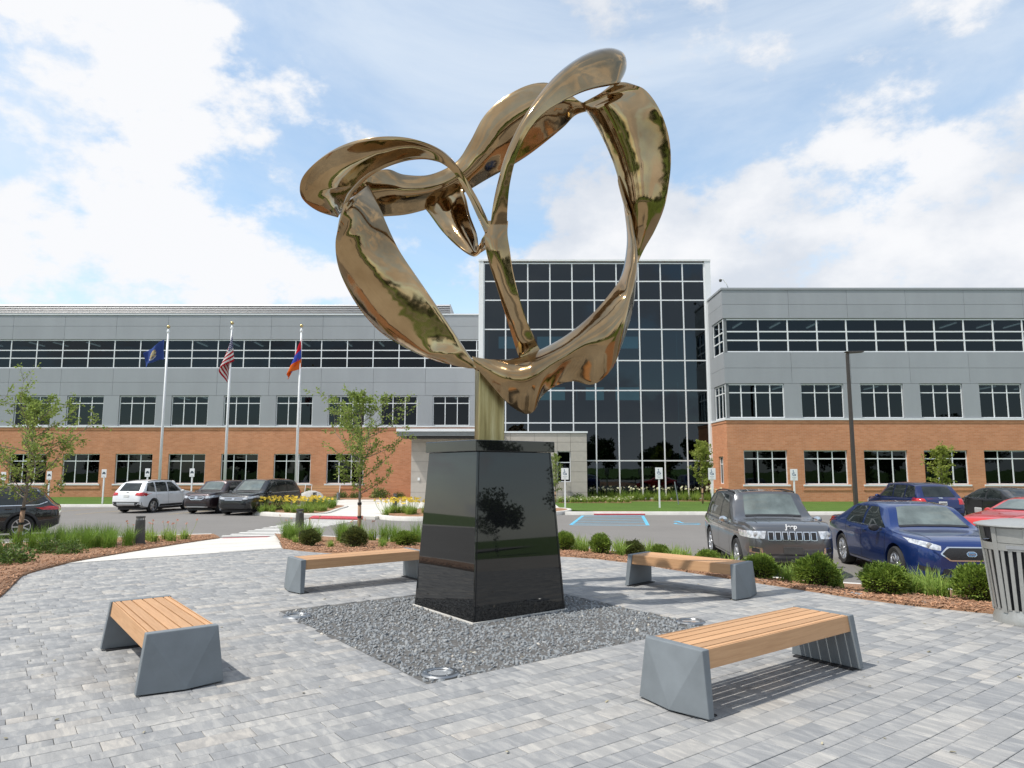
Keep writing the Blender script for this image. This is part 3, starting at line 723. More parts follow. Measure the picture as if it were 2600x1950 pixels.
# ---- right wing ----------------------------------------------------------
YR = 45.6; XR0, XR1 = 13.95, 48.0; YT = 49.0
rw = empty('office_wing', (30, YR, -.42)); tag(rw, 'grey-panelled brick office wing behind the parked cars, right of the glass tower', 'building')
PRw = lambda u, d, z: (u, YR + d, z)
PRs = lambda u, d, z: (XR0 + d, u, z)                                   # its short side facing left, u runs along y
w1 = [(15.0 + 3.89 * i, 17.82 + 3.89 * i) for i in range(8)]; w2 = [(18.91 + 3.89 * i, 21.70 + 3.89 * i) for i in range(7)]
mb = MB(); wall_holes(mb, XR0, XR1, -.6, 4.66, [(a, b, .69, 2.88) for a, b in w1], .22, PRw)
wall_holes(mb, YR, YT, -.6, 4.66, [(46.6, 47.6, .69, 2.5)], .22, PRs); pw(mb.build('brick_wall', M['brick']), rw)
pw(MB().box(XR0 - .03, XR1, YR - .03, YR + .08, 4.663, 4.84).box(XR0 - .03, XR0 + .08, YR + .081, YT, 4.663, 4.84).build('brick_course', M['brick']), rw)
pw(MB().box(XR0 - .07, XR1, YR - .07, YR + .08, 4.843, 4.95).box(XR0 - .07, XR0 + .08, YR + .081, YT, 4.843, 4.95).build('sill_band', M['frame']), rw)
for a, b in w1:
    window(rw, PRw, 0, [a, a + (b - a) / 3, a + 2 * (b - a) / 3, b], [.69, 2.34, 2.88], .16)
    pw(MB().box(a - .12, b + .12, YR - .06, YR + .15, .58, .685).build('window_sill', M['frame']), rw); pw(MB().box(a - .15, b + .15, YR - .035, YR + .02, .31, .575).build('brick_apron', M['brick']), rw)
window(rw, PRs, R(90), [46.6, 47.1, 47.6], [.69, 2.0, 2.5], .16)
mb = MB(); wall_holes(mb, XR0 + .055, XR1, 4.94, 13.55, [(XR0, 17.81, 4.98, 7.21), (XR0, XR1, 9.32, 11.57)] + [(a, b, 4.98, 7.21) for a, b in w2], .2, lambda u, d, z: (u, YR + .055 + d, z))
wall_holes(mb, YR + .055, YT, 4.94, 13.55, [(YR, YT - .9, 4.98, 7.21), (YR, YT - .9, 9.32, 11.57)], .2, lambda u, d, z: (XR0 + .055 + d, u, z)); mb.quad((XR0 + .1, YR + .1, 13.5), (XR1, YR + .1, 13.5), (XR1, YR + 14, 13.5), (XR0 + .1, YR + 14, 13.5))
pw(mb.build('panel_backing', M['panel_back']), rw)
cr = [XR0, 18.36] + [w2[i][1] / 2 + w2[i + 1][0] / 2 for i in range(6)] + [XR1]
for i in range(len(cr) - 1):
    for z0, z1 in ((12.53, 13.52), (11.6, 12.53), (8.27, 9.29), (7.24, 8.27)): panel(rw, PRw, cr[i], cr[i + 1], z0, z1)
prev = 17.81
for a, b in w2: panel(rw, PRw, prev, a, 4.95, 7.24); prev = b
for z0, z1 in ((12.53, 13.52), (11.6, 12.53), (8.27, 9.29), (7.24, 8.27)): panel(rw, PRs, YR + .052, YT, z0, z1)
panel(rw, PRs, YT - .9, YT, 4.95, 7.24); panel(rw, PRs, YT - .9, YT, 9.29, 11.6)
window(rw, PRw, 0, [XR0 + .02, 15.0, 15.95, 16.9, 17.81], [4.98, 6.64, 7.21], .12, .07)
for a, b in w2: window(rw, PRw, 0, [a, a + (b - a) / 3, a + 2 * (b - a) / 3, b], [4.98, 6.64, 7.21], .14)
rr = [XR0 + .02, 16.3]; 
while rr[-1] < XR1 - 2: rr.append(rr[-1] + 1.945)
rr[-1] = XR1; window(rw, PRw, 0, rr, [9.32, 10.12, 10.71, 11.57], .12, .085, 'ribbon_window')
window(rw, PRs, R(90), [YR + .20, 46.8, YT - .9], [9.32, 10.12, 10.71, 11.57], .12, .075, 'ribbon_window')
window(rw, PRs, R(90), [YR + .20, 46.5, 47.3, YT - .9], [4.98, 6.64, 7.21], .12, .07)
pw(MB().box(XR0 - .05, XR1, YR - .05, YR + .35, 13.525, 13.66).box(XR0 - .05, XR0 + .35, YR + .351, YT, 13.525, 13.66).build('coping', M['panel']), rw)

interior(rw, XR0 + .35, XR1, YR + .35, YR + 6)

# ---- glass tower ---------------------------------------------------------
tw = empty('glass_tower', (6, YT, -.42)); tag(tw, 'tall dark glass entrance tower gridded with white mullions, behind the sculpture', 'building')
tx = [-2.04 + 1.585 * i for i in range(11)]; tz = [-.38, 2.25, 4.88, 7.16, 9.29, 11.53, 13.65, 15.03, 16.40]
window(tw, lambda u, d, z: (u, YT + d, z), 0, tx, tz, .06, .085, 'curtain_wall', PANE_T, jit=.07)
pw(MB().box(tx[-1] + .002, tx[-1] + .42, YT - .06, YT + 9, -.4, 16.5).build('corner_panel', M['white_metal']), tw)
pw(MB().box(tx[0] - .34, tx[0] - .002, YT - .06, YT + 9, -.4, 16.5).build('corner_panel', M['white_metal']), tw)
pw(MB().box(tx[0] - .36, tx[-1] + .44, YT - .1, YT + 9, 16.503, 16.62).build('coping', M['white_metal']), tw)
ix0, ix1, iy1 = tx[0] + .01, tx[-1] - .01, YT + 9
for z0 in (4.35, 8.85, 13.2, 16.2): pw(MB().box(ix0, ix1, YT + .35, iy1, z0, z0 + .22).build('floor_slab', M['interior']), tw)
mb = MB(); hb_ = []
for z0, z1 in ((7.35, 8.45), (11.7, 12.75)):
    x = ix0 + .9
    while x < ix1 - 2: hb_.append((x, x + 2.3, z0, z1)); x += 3.25
wall_holes(mb, ix0, ix1, -.4, 16.2, hb_, .2, lambda u, d, z: (u, iy1 + d, z)); pw(mb.build('rear_wall', M['interior']), tw)
pw(MB().quad((ix0, YT + .3, -.37), (ix1, YT + .3, -.37), (ix1, iy1, -.37), (ix0, iy1, -.37)).build('lobby_floor', M['interior']), tw)
pw(MB().box(4.9, 5.5, YT + 3, YT + 3.6, -.37, 16.2).box(9.6, 10.2, YT + 3, YT + 3.6, -.37, 16.2).build('column', M['interior']), tw)

# ---- beige entrance block and canopy -------------------------------------
YB = 45.4
eb = empty('entrance_block', (-.8, YB, -.42)); tag(eb, 'low beige-panelled entrance block with dark canopy in front of the glass tower', 'building')
PB = lambda u, d, z: (u, YB + d, z)
bx0, bx1 = -6.5, 4.83
mb = MB(); wall_holes(mb, bx0 + .03, bx1 - .03, -.5, 3.99, [(2.92, 3.78, .85, 2.82)], .2, lambda u, d, z: (u, YB + .045 + d, z))
mb.quad((bx1 - .03, YB + .05, -.5), (bx1 - .03, YT - .1, -.5), (bx1 - .03, YT - .1, 3.99), (bx1 - .03, YB + .05, 3.99)); mb.quad((bx0 + .03, YB + .05, -.5), (bx0 + .03, YB + .05, 3.99), (bx0 + .03, YL - .1, 3.99), (bx0 + .03, YL - .1, -.5)); mb.quad((bx0, YB + .05, 3.985), (bx1, YB + .05, 3.985), (bx1, YT - .1, 3.985), (bx0, YT - .1, 3.985))
pw(mb.build('block_wall', M['beige_back']), eb)
zr = [-.42, .2, .85, 1.5, 2.16, 2.82, 3.4, 3.97]; xr = [bx0, -4.9, -3.3, -1.7, -.1, 1.45, 2.92, 3.78, bx1]
for i in range(len(xr) - 1):
    for j in range(len(zr) - 1):
        if i == 6 and .8 < zr[j] < 2.8: continue
        panel(eb, PB, xr[i], xr[i + 1], zr[j], zr[j + 1], .04, M['beige'], 'stone_panel', .008)
window(eb, PB, 0, [2.92, 3.78], [.85, 2.1, 2.82], .16, .05)
pw(MB().box(-.6, bx1 + .06, YB - .06, YB + .3, 3.99, 4.10).build('coping', M['frame']), eb)
can = pw(MB().box(-7.1, -.62, YB - 2.0, YB + 1, 3.72, 3.98).build('canopy', M['canopy']), eb)
pw(MB().box(-7.15, -.62, YB - 2.06, YB + 1, 3.985, 4.16).build('canopy_fascia', M['frame']), eb)
pw(MB().box(-6.9, -.62, YB - 1.8, YB - .01, 3.60, 3.715).build('canopy_soffit', M['black_plastic']), eb)
pw(MB().box(-6.05, -5.92, YB - .05, YB + .0, .95, 1.13).build('wall_speaker', M['sign_white']), eb)
# ================================================================== SCULPTURE
PITCH = R(6.887)
SC = Vector((-.29, 8.97))
def sp(zx, zy, d):
    """survey point of the sculpture: reading on the enlarged print and distance behind its middle plane -> metres"""
    u, v = 700 + zx * .6028, 80 + zy * .6028; s = (975 - v) / 1780
    r = Vector(((u - 1300) / 1780, math.cos(PITCH) - s * math.sin(PITCH), math.sin(PITCH) + s * math.cos(PITCH)))
    return Vector((0, 0, 1.7)) + r * ((SC.y + d) / r.y)
def crm(P, n):
    Q = [2 * P[0] - P[1]] + P + [2 * P[-1] - P[-2]]; out = []; m = len(P) - 1
    for i in range(n):
        x = m * i / (n - 1); j = min(int(x), m - 1); u = x - j; a, b, c, d = Q[j:j + 4]
        out.append(.5 * ((2 * b) + (c - a) * u + (2 * a - 5 * b + 4 * c - d) * u * u + (3 * b - a - 3 * c + d) * u ** 3))
    return out
STRIPS = [
 # left loop, flared band
 ([((265, 778, .60), (285, 745, -.10)), ((180, 752, .66), (300, 715, -.15)), ((118, 705, .60), (320, 680, -.20)), ((104, 650, .46), (350, 645, -.24)), ((130, 590, .30), (385, 612, -.26)), ((210, 520, .08), (430, 582, -.26)), ((320, 470, -.16), (490, 556, -.22)), ((450, 449, -.28), (560, 538, -.18)), ((570, 458, -.30), (635, 536, -.14)), ((680, 500, -.26), (705, 558, -.10)), ((768, 585, -.20), (757, 600, -.10)), ((835, 690, -.18), (808, 690, -.12)), ((880, 775, -.17), (848, 775, -.14)), ((912, 835, -.16), (882, 850, -.16))], .17),
 # left limb
 ([((300, 715, -.14), (388, 650, .50)), ((272, 790, -.12), (425, 720, .40)), ((255, 880, .06), (465, 815, .26)), ((268, 985, .30), (515, 915, .10)), ((310, 1085, .50), (575, 1005, -.02)), ((370, 1180, .62), (635, 1095, -.10)), ((450, 1265, .60), (695, 1185, -.15)), ((550, 1327, .46), (750, 1268, -.18)), ((650, 1372, .24), (790, 1328, -.20)), ((750, 1400, -.06), (825, 1378, -.22)), ((850, 1424, -.25), (866, 1428, -.25))], -.15),
 # band running behind to the upper right
 ([((330, 660, .40), (272, 776, .60)), ((400, 605, .55), (350, 786, .74)), ((470, 585, .66), (440, 777, .86)), ((540, 608, .74), (560, 765, .94)), ((650, 608, .78), (690, 725, .98)), ((760, 555, .78), (800, 670, 1.0)), ((820, 470, .72), (890, 617, 1.02)), ((880, 360, .66), (990, 563, 1.04)), ((960, 285, .60), (1070, 512, 1.02)), ((1060, 232, .56), (1150, 450, .92)), ((1150, 222, .54), (1215, 397, .76)), ((1225, 258, .48), (1265, 350, .58)), ((1290, 300, .42), (1330, 330, .42))], -.20),
 # limb rising from the joint to the top right tip
 ([((905, 825, -.15), (975, 818, -.18)), ((918, 740, -.22), (977, 740, -.26)), ((940, 640, -.30), (988, 630, -.34)), ((975, 520, -.38), (1018, 515, -.42)), ((1030, 400, -.44), (1068, 415, -.46)), ((1090, 305, -.42), (1135, 340, -.45)), ((1160, 215, -.32), (1215, 290, -.40)), ((1230, 150, -.16), (1290, 254, -.36)), ((1310, 100, .0), (1350, 236, -.30)), ((1385, 77, .14), (1400, 226, -.24)), ((1430, 84, .26), (1425, 221, -.20)), ((1444, 112, .34), (1437, 217, -.16)), ((1434, 165, .32), (1443, 216, -.13)), ((1440, 206, .10), (1450, 216, -.10))], -.13),
 # right limb
 ([((1288, 303, .40), (1428, 221, -.14)), ((1299, 315, .40), (1490, 220, -.13)), ((1320, 341, .39), (1552, 245, -.11)), ((1355, 395, .36), (1610, 320, -.08)), ((1395, 475, .34), (1648, 420, .02)), ((1430, 560, .34), (1661, 520, .12)), ((1458, 660, .36), (1655, 620, .22)), ((1475, 760, .38), (1632, 740, .32)), ((1485, 850, .38), (1590, 840, .40)), ((1495, 920, .36), (1550, 910, .42)), ((1506, 985, .34), (1520, 972, .40))], -.22),
 # bottom limb
 ([((828, 1370, -.27), (845, 1412, -.27)), ((900, 1385, -.30), (920, 1495, -.30)), ((975, 1387, -.30), (985, 1568, -.34)), ((1035, 1377, -.28), (1050, 1607, -.36)), ((1100, 1353, -.26), (1084, 1595, -.36)), ((1165, 1322, -.22), (1112, 1538, -.32)), ((1230, 1283, -.17), (1172, 1490, -.24)), ((1300, 1228, -.10), (1250, 1470, -.18)), ((1360, 1170, -.02), (1335, 1484, -.14)), ((1410, 1110, .08), (1410, 1420, -.08)), ((1450, 1055, .17), (1455, 1310, .02)), ((1470, 1000, .21), (1492, 1195, .10)), ((1481, 940, .24), (1508, 1095, .17)), ((1486, 880, .26), (1514, 1005, .22)), ((1483, 815, .28), (1509, 915, .25)), ((1475, 745, .30), (1496, 830, .28)), ((1462, 675, .31), (1476, 745, .30)), ((1443, 605, .32), (1451, 655, .32))], -.24),
 # middle limb
 ([((888, 800, -.14), (979, 800, -.18)), ((884, 880, -.14), (976, 860, -.18)), ((900, 960, -.11), (985, 930, -.15)), ((925, 1040, -.06), (997, 1010, -.10)), ((950, 1120, .0), (1018, 1100, -.03)), ((975, 1200, .09), (1045, 1190, .06)), ((1000, 1280, .18), (1080, 1275, .15)), ((1028, 1370, .22), (1113, 1345, .20)), ((1050, 1420, .10), (1140, 1390, .08))], -.12),
 # petal behind the left loop
 ([((560, 690, .98), (770, 640, .86)), ((630, 742, .90), (795, 690, .72)), ((700, 835, .80), (812, 770, .56)), ((770, 905, .58), (840, 850, .35)), ((828, 942, .38), (850, 905, .24)), ((862, 925, .18), (872, 872, .05)), ((898, 905, -.08), (893, 845, -.14))], .12),
]
NU, NV = 90, 17
SV = []; SF = []
for pairs, bul in STRIPS:
    A = crm([sp(*a) for a, b in pairs], NU); B = crm([sp(*b) for a, b in pairs], NU); b0 = len(SV)
    NR = []
    for i in range(NU):
        t = ((A[min(i + 2, NU - 1)] - A[max(i - 2, 0)]) + (B[min(i + 2, NU - 1)] - B[max(i - 2, 0)])).normalized(); NR.append((B[i] - A[i]).cross(t).normalized())
    k0 = max(range(NU), key=lambda i: abs(NR[i].y) * (B[i] - A[i]).length)
    if NR[k0].y > 0: NR[k0] = -NR[k0]                                     # towards the viewer's side at its broadest place,
    for i in list(range(k0 + 1, NU)):                                   # then carried along without flipping
        if NR[i].dot(NR[i - 1]) < 0: NR[i] = -NR[i]
    for i in reversed(range(k0)):
        if NR[i].dot(NR[i + 1]) < 0: NR[i] = -NR[i]
    for _ in range(6): NR = [(NR[max(i - 1, 0)] + NR[i] * 2 + NR[min(i + 1, NU - 1)]).normalized() for i in range(NU)]
    for i in range(NU):
        a, w, n = A[i], B[i] - A[i], NR[i]
        e_ = min(i, NU - 1 - i) / NU; h = bul * min(1.0, w.length / .55) * min(1.0, .05 + e_ / .22)
        for j in range(NV):
            k = j / (NV - 1); SV.append(tuple(a + w * k - n * h * (math.sin(math.pi * k) + .16 * math.sin(2 * math.pi * k))))
    for i in range(NU - 1):
        for j in range(NV - 1): SF.append((b0 + i * NV + j, b0 + (i + 1) * NV + j, b0 + (i + 1) * NV + j + 1, b0 + i * NV + j + 1))
scu = empty('sculpture', (SC.x, SC.y, 2.03)); tag(scu, 'polished bronze abstract sculpture of looping twisted ribbons on the black pedestal', 'sculpture')
rb = pw(add('ribbon', np_mesh('ribbon', SV, SF, M['bronze'], True)), scu)
so_ = rb.modifiers.new('thickness', 'SOLIDIFY'); so_.thickness = .045; so_.offset = 0; so_.use_rim = True
bv = rb.modifiers.new('rim', 'BEVEL'); bv.width = .010; bv.segments = 2; bv.limit_method = 'ANGLE'; bv.angle_limit = R(50)
RZ = Matrix.Rotation(TH - R(90) + R(62), 4, 'Z')
po = MB(); po.box(-.165, .165, -.165, .165, 0, 1.02, Matrix.Translation((SC.x, SC.y, 2.03)) @ Matrix.Rotation(R(12), 4, 'Z'))
p_ = pw(po.build('post', M['post'], bevel=.012), scu)

# ---- pedestal
PD = empty('pedestal', (SC.x, SC.y, 0), TH); tag(PD, 'tall tapered black polished granite pedestal standing in the gravel square', 'pedestal')
hb, ht, Hp = .675, .558, 1.90
mb = MB().hexa([(-hb, -hb, -.04), (hb, -hb, -.04), (hb, hb, -.04), (-hb, hb, -.04), (-ht, -ht, Hp), (ht, -ht, Hp), (ht, ht, Hp), (-ht, ht, Hp)])
mb.build('shaft', M['granite'], PD, bevel=.006)
MB().box(-.592, .592, -.592, .592, Hp + .002, Hp + .135).build('cap', M['granite'], PD, bevel=.008)
for sx in (-1, 1):
    for sy in (-1, 1):                                               # silicone joint just off each arris
        e = .012; b_, t_ = hb - .03, ht - .03
        MB().hexa([(sx * b_ - .004, sy * (hb + .0005), .0), (sx * b_ + .004, sy * (hb + .0005), .0), (sx * b_ + .004, sy * (hb - .01), .0), (sx * b_ - .004, sy * (hb - .01), 0),
                   (sx * t_ - .004, sy * (ht + .0022), Hp), (sx * t_ + .004, sy * (ht + .0022), Hp), (sx * t_ + .004, sy * (ht - .01), Hp), (sx * t_ - .004, sy * (ht - .01), Hp)]).build('joint', M['seam'], PD)
MB().box(-hb - .02, hb + .02, -hb - .02, hb + .02, -.05, .004).build('base_strip', M['kerb'], PD)

M['alu_dark'] = pm('dull steel', (.30, .31, .32), .32, .9, var=.1, scale=20)
# ---- round in-ground lights in the gravel
for (x, y), lab in (((-2.50, 8.42), 'round chrome in-ground light at the left corner of the gravel square'), ((-.60, 6.12), 'round chrome in-ground light at the front corner of the gravel square'), ((2.0, 8.12), 'round chrome in-ground light at the right corner of the gravel square')):
    r = empty('ground_light', (x, y, -.01)); tag(r, lab, 'light', 'in-ground lights in the gravel')
    MB().lathe([(.165, -.06), (.165, .010), (.150, .022), (.112, .024), (.105, .014)], 40).build('trim_ring', M['alu_dark'], r, angle=30)
    MB().lathe([(.0, .012), (.105, .010)], 40).build('lens', M['lightglass'], r, smooth=True)
    b = MB()
    for k in range(6):
        a = k * math.pi / 3; b.lathe([(.0, .027), (.006, .026), (.007, .022)], 6, Matrix.Translation((.132 * math.cos(a), .132 * math.sin(a), 0)))
    b.build('bolts', M['alu'], r)

# ================================================================== BENCHES
def bench(name, L, pos, rz, label):
    """x along the bench"""
    W_, Hs = .50, .45
    r = empty(name, (*pos, 0), rz); tag(r, label, 'bench', 'wood-slat benches around the sculpture')
    hl = L / 2
    for s in (-1, 1):                                                # folded trapezoid end, wider at the foot, with raised creases
        x0, x1 = hl - .02, hl + .055
        def Pt(x, y, z): return Vector((s * x, y, z))
        b = MB(); top, bot = .262, .318
        ix = hl - .055
        V = [Pt(x0 - .055, -top, Hs), Pt(x0 - .055, top, Hs), Pt(x0 - .02, bot, .012), Pt(x0 - .02, -bot, .012),       # inner face
             Pt(hl, -top, Hs), Pt(hl, top, Hs), Pt(hl + .02, bot, .012), Pt(hl + .02, -bot, .012),                      # outer face corners
             Pt(hl + .080, -.02, .012)]                                # crease foot
        F = [(0, 1, 2, 3), (0, 4, 5, 1), (1, 5, 6, 2), (0, 3, 7, 4), (4, 8, 5), (4, 7, 8), (5, 8, 6), (3, 2, 6, 8, 7)]
        b.v = [tuple(v) for v in V]; b.f = [f if s < 0 else tuple(reversed(f)) for f in F]
        o = b.build('end_panel', M['bench_concrete'], r, bevel=.006)
        MB().box(s * (hl - .06) - .03, s * (hl - .06) + .06, -bot + .04, bot - .04, 0, .012).build('foot', M['black_plastic'], r)
    xs = hl - .035
    ys = [-.235, -.187, -.095, -.003, .089, .181, .235]
    for y0, y1 in zip(ys, ys[1:]):                                    # seat slats with open gaps
        MB().box(-xs, xs, y0 + .006, y1 - .006, Hs - .035, Hs - .004).build('slat', M['wood'], r, bevel=.003)
    for s in (-1, 1):                                                # deep side boards
        y0, y1 = (.2375, .2600)
        MB().hexa([(-xs, s * (y0), Hs - .135), (xs, s * y0, Hs - .135), (xs, s * y1, Hs - .135), (-xs, s * y1, Hs - .135), (-xs, s * y0, Hs - .004), (xs, s * y0, Hs - .004), (xs, s * (y1 - .012), Hs - .004), (-xs, s * (y1 - .012), Hs - .004)]).build('side_board', M['wood'], r, bevel=.003)
    for x in (-.45 * hl, .45 * hl): MB().box(x - .02, x + .02, -.22, .22, Hs - .075, Hs - .037).build('bearer', M['alu'], r)
    return r
def midang(n0, n1, f0, f1):
    n = (Vector(n0) + Vector(n1)) / 2; f = (Vector(f0) + Vector(f1)) / 2; d = f - n
    return d.length, (n + f) / 2, math.atan2(d.y, d.x)
for lab, pts in (('wood-slat bench nearest on the left, its dark end panel towards us', ((-2.80, 5.55), (-2.33, 5.80), (-3.88, 6.93), (-3.40, 7.20))),
                 ('wood-slat bench nearest on the right, in front of the planting bed', ((.96, 5.40), (1.33, 5.06), (2.64, 6.68), (2.97, 6.26))),
                 ('wood-slat bench behind the pedestal on its left, end hidden by the pedestal', ((-3.25, 10.27), (-2.89, 9.85), (-1.68, 11.45), (-1.33, 11.05))),
                 ('wood-slat bench behind the gravel on the right, partly in the sculpture shadow', ((1.70, 10.85), (2.04, 10.6), (2.93, 9.62), (3.30, 9.58)))):
    l, c, a = midang(*pts)
    if pts[0][0] > 1.5: l, a = 1.70, math.atan2(9.56 - 10.72, 3.12 - 1.87)
    bench('slat_bench', l - .03, c, a, lab)

# ================================================================== LITTER BIN
tb = empty('litter_bin', (5.77, 8.08, 0)); tag(tb, 'round silver slatted litter bin at the right edge of the plaza', 'bin')
def rad(z): return .30 + .09 * z
MB().lathe([(.0, .0), (.335, .0), (.335, .05), (.318, .10), (.312, .155), (.295, .155), (.295, .02)], 56).build('base_ring', M['can'], tb, angle=35)
for k in range(30):
    a = 2 * math.pi * k / 30; m = Matrix.Rotation(a, 4, 'Z'); w = .019
    r0, r1 = rad(.15) + .002, rad(.80) + .002
    MB().hexa([m @ Vector(p) for p in ((r0, -w, .15), (r0 + .007, -w, .15), (r0 + .007, w, .15), (r0, w, .15), (r1, -w, .80), (r1 + .007, -w, .80), (r1 + .007, w, .80), (r1, w, .80))]).build('slat', M['can'], tb)
MB().lathe([(rad(.8) - .004, .80), (rad(.8) + .014, .80), (rad(.88) + .014, .88), (rad(.88) - .004, .88)], 56).build('upper_band', M['can'], tb, angle=35)
for k in range(8):
    a = 2 * math.pi * k / 8 + .25; m = Matrix.Rotation(a, 4, 'Z'); w = .028; r0, r1 = rad(.1) + .008, rad(1.05) + .006
    MB().hexa([m @ Vector(p) for p in ((r0, -w, .12), (r0 + .012, -w, .12), (r0 + .012, w, .12), (r0, w, .12), (r1, -w, 1.05), (r1 + .012, -w, 1.05), (r1 + .012, w, 1.05), (r1, w, 1.05))]).build('upright', M['can'], tb, bevel=.003)
for k in range(4):
    a = math.pi / 2 * k + .25 + math.pi / 4; c = Matrix.Rotation(0, 4, 'Z')
    MB().lathe([(rad(.9), .885), (rad(.9) + .006, .885), (rad(1.05) + .006, 1.045), (rad(1.05), 1.045)], 12, None, math.pi / 2 * k + .25, math.pi / 2 * k + .25 + math.pi / 4).build('collar_panel', M['can'], tb, angle=35)
MB().lathe([(.27, .03), (.285, .9), (.345, .92), (.36, 1.04), (.30, 1.04)], 40).build('liner', M['can_in'], tb, angle=40)
MB().lathe([(.0, 1.135), (.2, 1.128), (.38, 1.10), (.455, 1.078), (.458, 1.066), (.43, 1.052), (.36, 1.046)], 64).build('lid', M['can'], tb, angle=40)
m = Matrix.Rotation(R(228), 4, 'Z')
MB().hexa([m @ Vector(p) for p in ((rad(.84) + .016, -.11, .825), (rad(.84) + .019, -.11, .825), (rad(.84) + .019, .11, .825), (rad(.84) + .016, .11, .825), (rad(.84) + .018, -.11, .862), (rad(.84) + .022, -.11, .862), (rad(.84) + .022, .11, .862), (rad(.84) + .018, .11, .862))]).build('label_plate', M['alu'], tb)
# ================================================================== CARS
def interp(P, x):
    """smooth monotone-ish interpolation of (x, v) pairs"""
    if x <= P[0][0]: return P[0][1]
    if x >= P[-1][0]: return P[-1][1]
    for i in range(len(P) - 1):
        if x <= P[i + 1][0]:
            (x0, v0), (x1, v1) = P[i], P[i + 1]; h = x1 - x0; u = (x - x0) / h
            def slope(k):
                if k <= 0 or k >= len(P) - 1: return (P[min(k + 1, len(P) - 1)][1] - P[max(k - 1, 0)][1]) / (P[min(k + 1, len(P) - 1)][0] - P[max(k - 1, 0)][0])
                a = (P[k][1] - P[k - 1][1]) / (P[k][0] - P[k - 1][0]); b = (P[k + 1][1] - P[k][1]) / (P[k + 1][0] - P[k][0])
                return 0 if a * b <= 0 else 2 * a * b / (a + b)
            m0, m1 = slope(i), slope(i + 1)
            return (2 * u ** 3 - 3 * u ** 2 + 1) * v0 + (u ** 3 - 2 * u ** 2 + u) * h * m0 + (-2 * u ** 3 + 3 * u ** 2) * v1 + (u ** 3 - u ** 2) * h * m1
def wheel_parts(root, x, y, r, w, style, rimmat):
    s = 1 if y > 0 else -1
    wh = empty('wheel', (x, y, r), 0, root); wh.rotation_euler = (R(-90) * s, 0, 0)   # local z -> outwards
    h = w / 2; rr = r * .70
    MB().lathe([(rr - .005, -h * .8), (r * .93, -h), (r - .006, -h * .75), (r, -h * .4), (r, h * .4), (r - .006, h * .75), (r * .93, h), (rr + .02, h * .92), (rr - .01, h * .75)], 36).build('tyre', M['rubber'], wh, angle=35)
    b = MB(); b.lathe([(rr, h * .82), (rr - .02, h * .80), (rr - .028, h * .30), (rr - .03, -h * .5)], 36)
    n = {'five': 5, 'ten': 10, 'seven': 7, 'six': 6}[style]
    for k in range(n):
        m = Matrix.Rotation(2 * math.pi * k / n, 4, 'Z'); w0, w1 = (.035, .03) if n > 6 else (.05, .042)
        w0 *= r / .35; w1 *= r / .35
        b.hexa([m @ Vector(p) for p in ((.03, -w0, h * .35), (rr - .015, -w1, h * .45), (rr - .015, w1, h * .45), (.03, w0, h * .35), (.03, -w0 * .7, h * .62), (rr - .015, -w1 * .6, h * .76), (rr - .015, w1 * .6, h * .76), (.03, w0 * .7, h * .62))])
    b.lathe([(.0, h * .70), (.055, h * .68), (.07, h * .4)], 16)
    b.build('rim', rimmat, wh, angle=30)
    MB().lathe([(.0, h * .12), (rr - .03, h * .10)], 24).build('brake_disc', M['bollard'], wh)
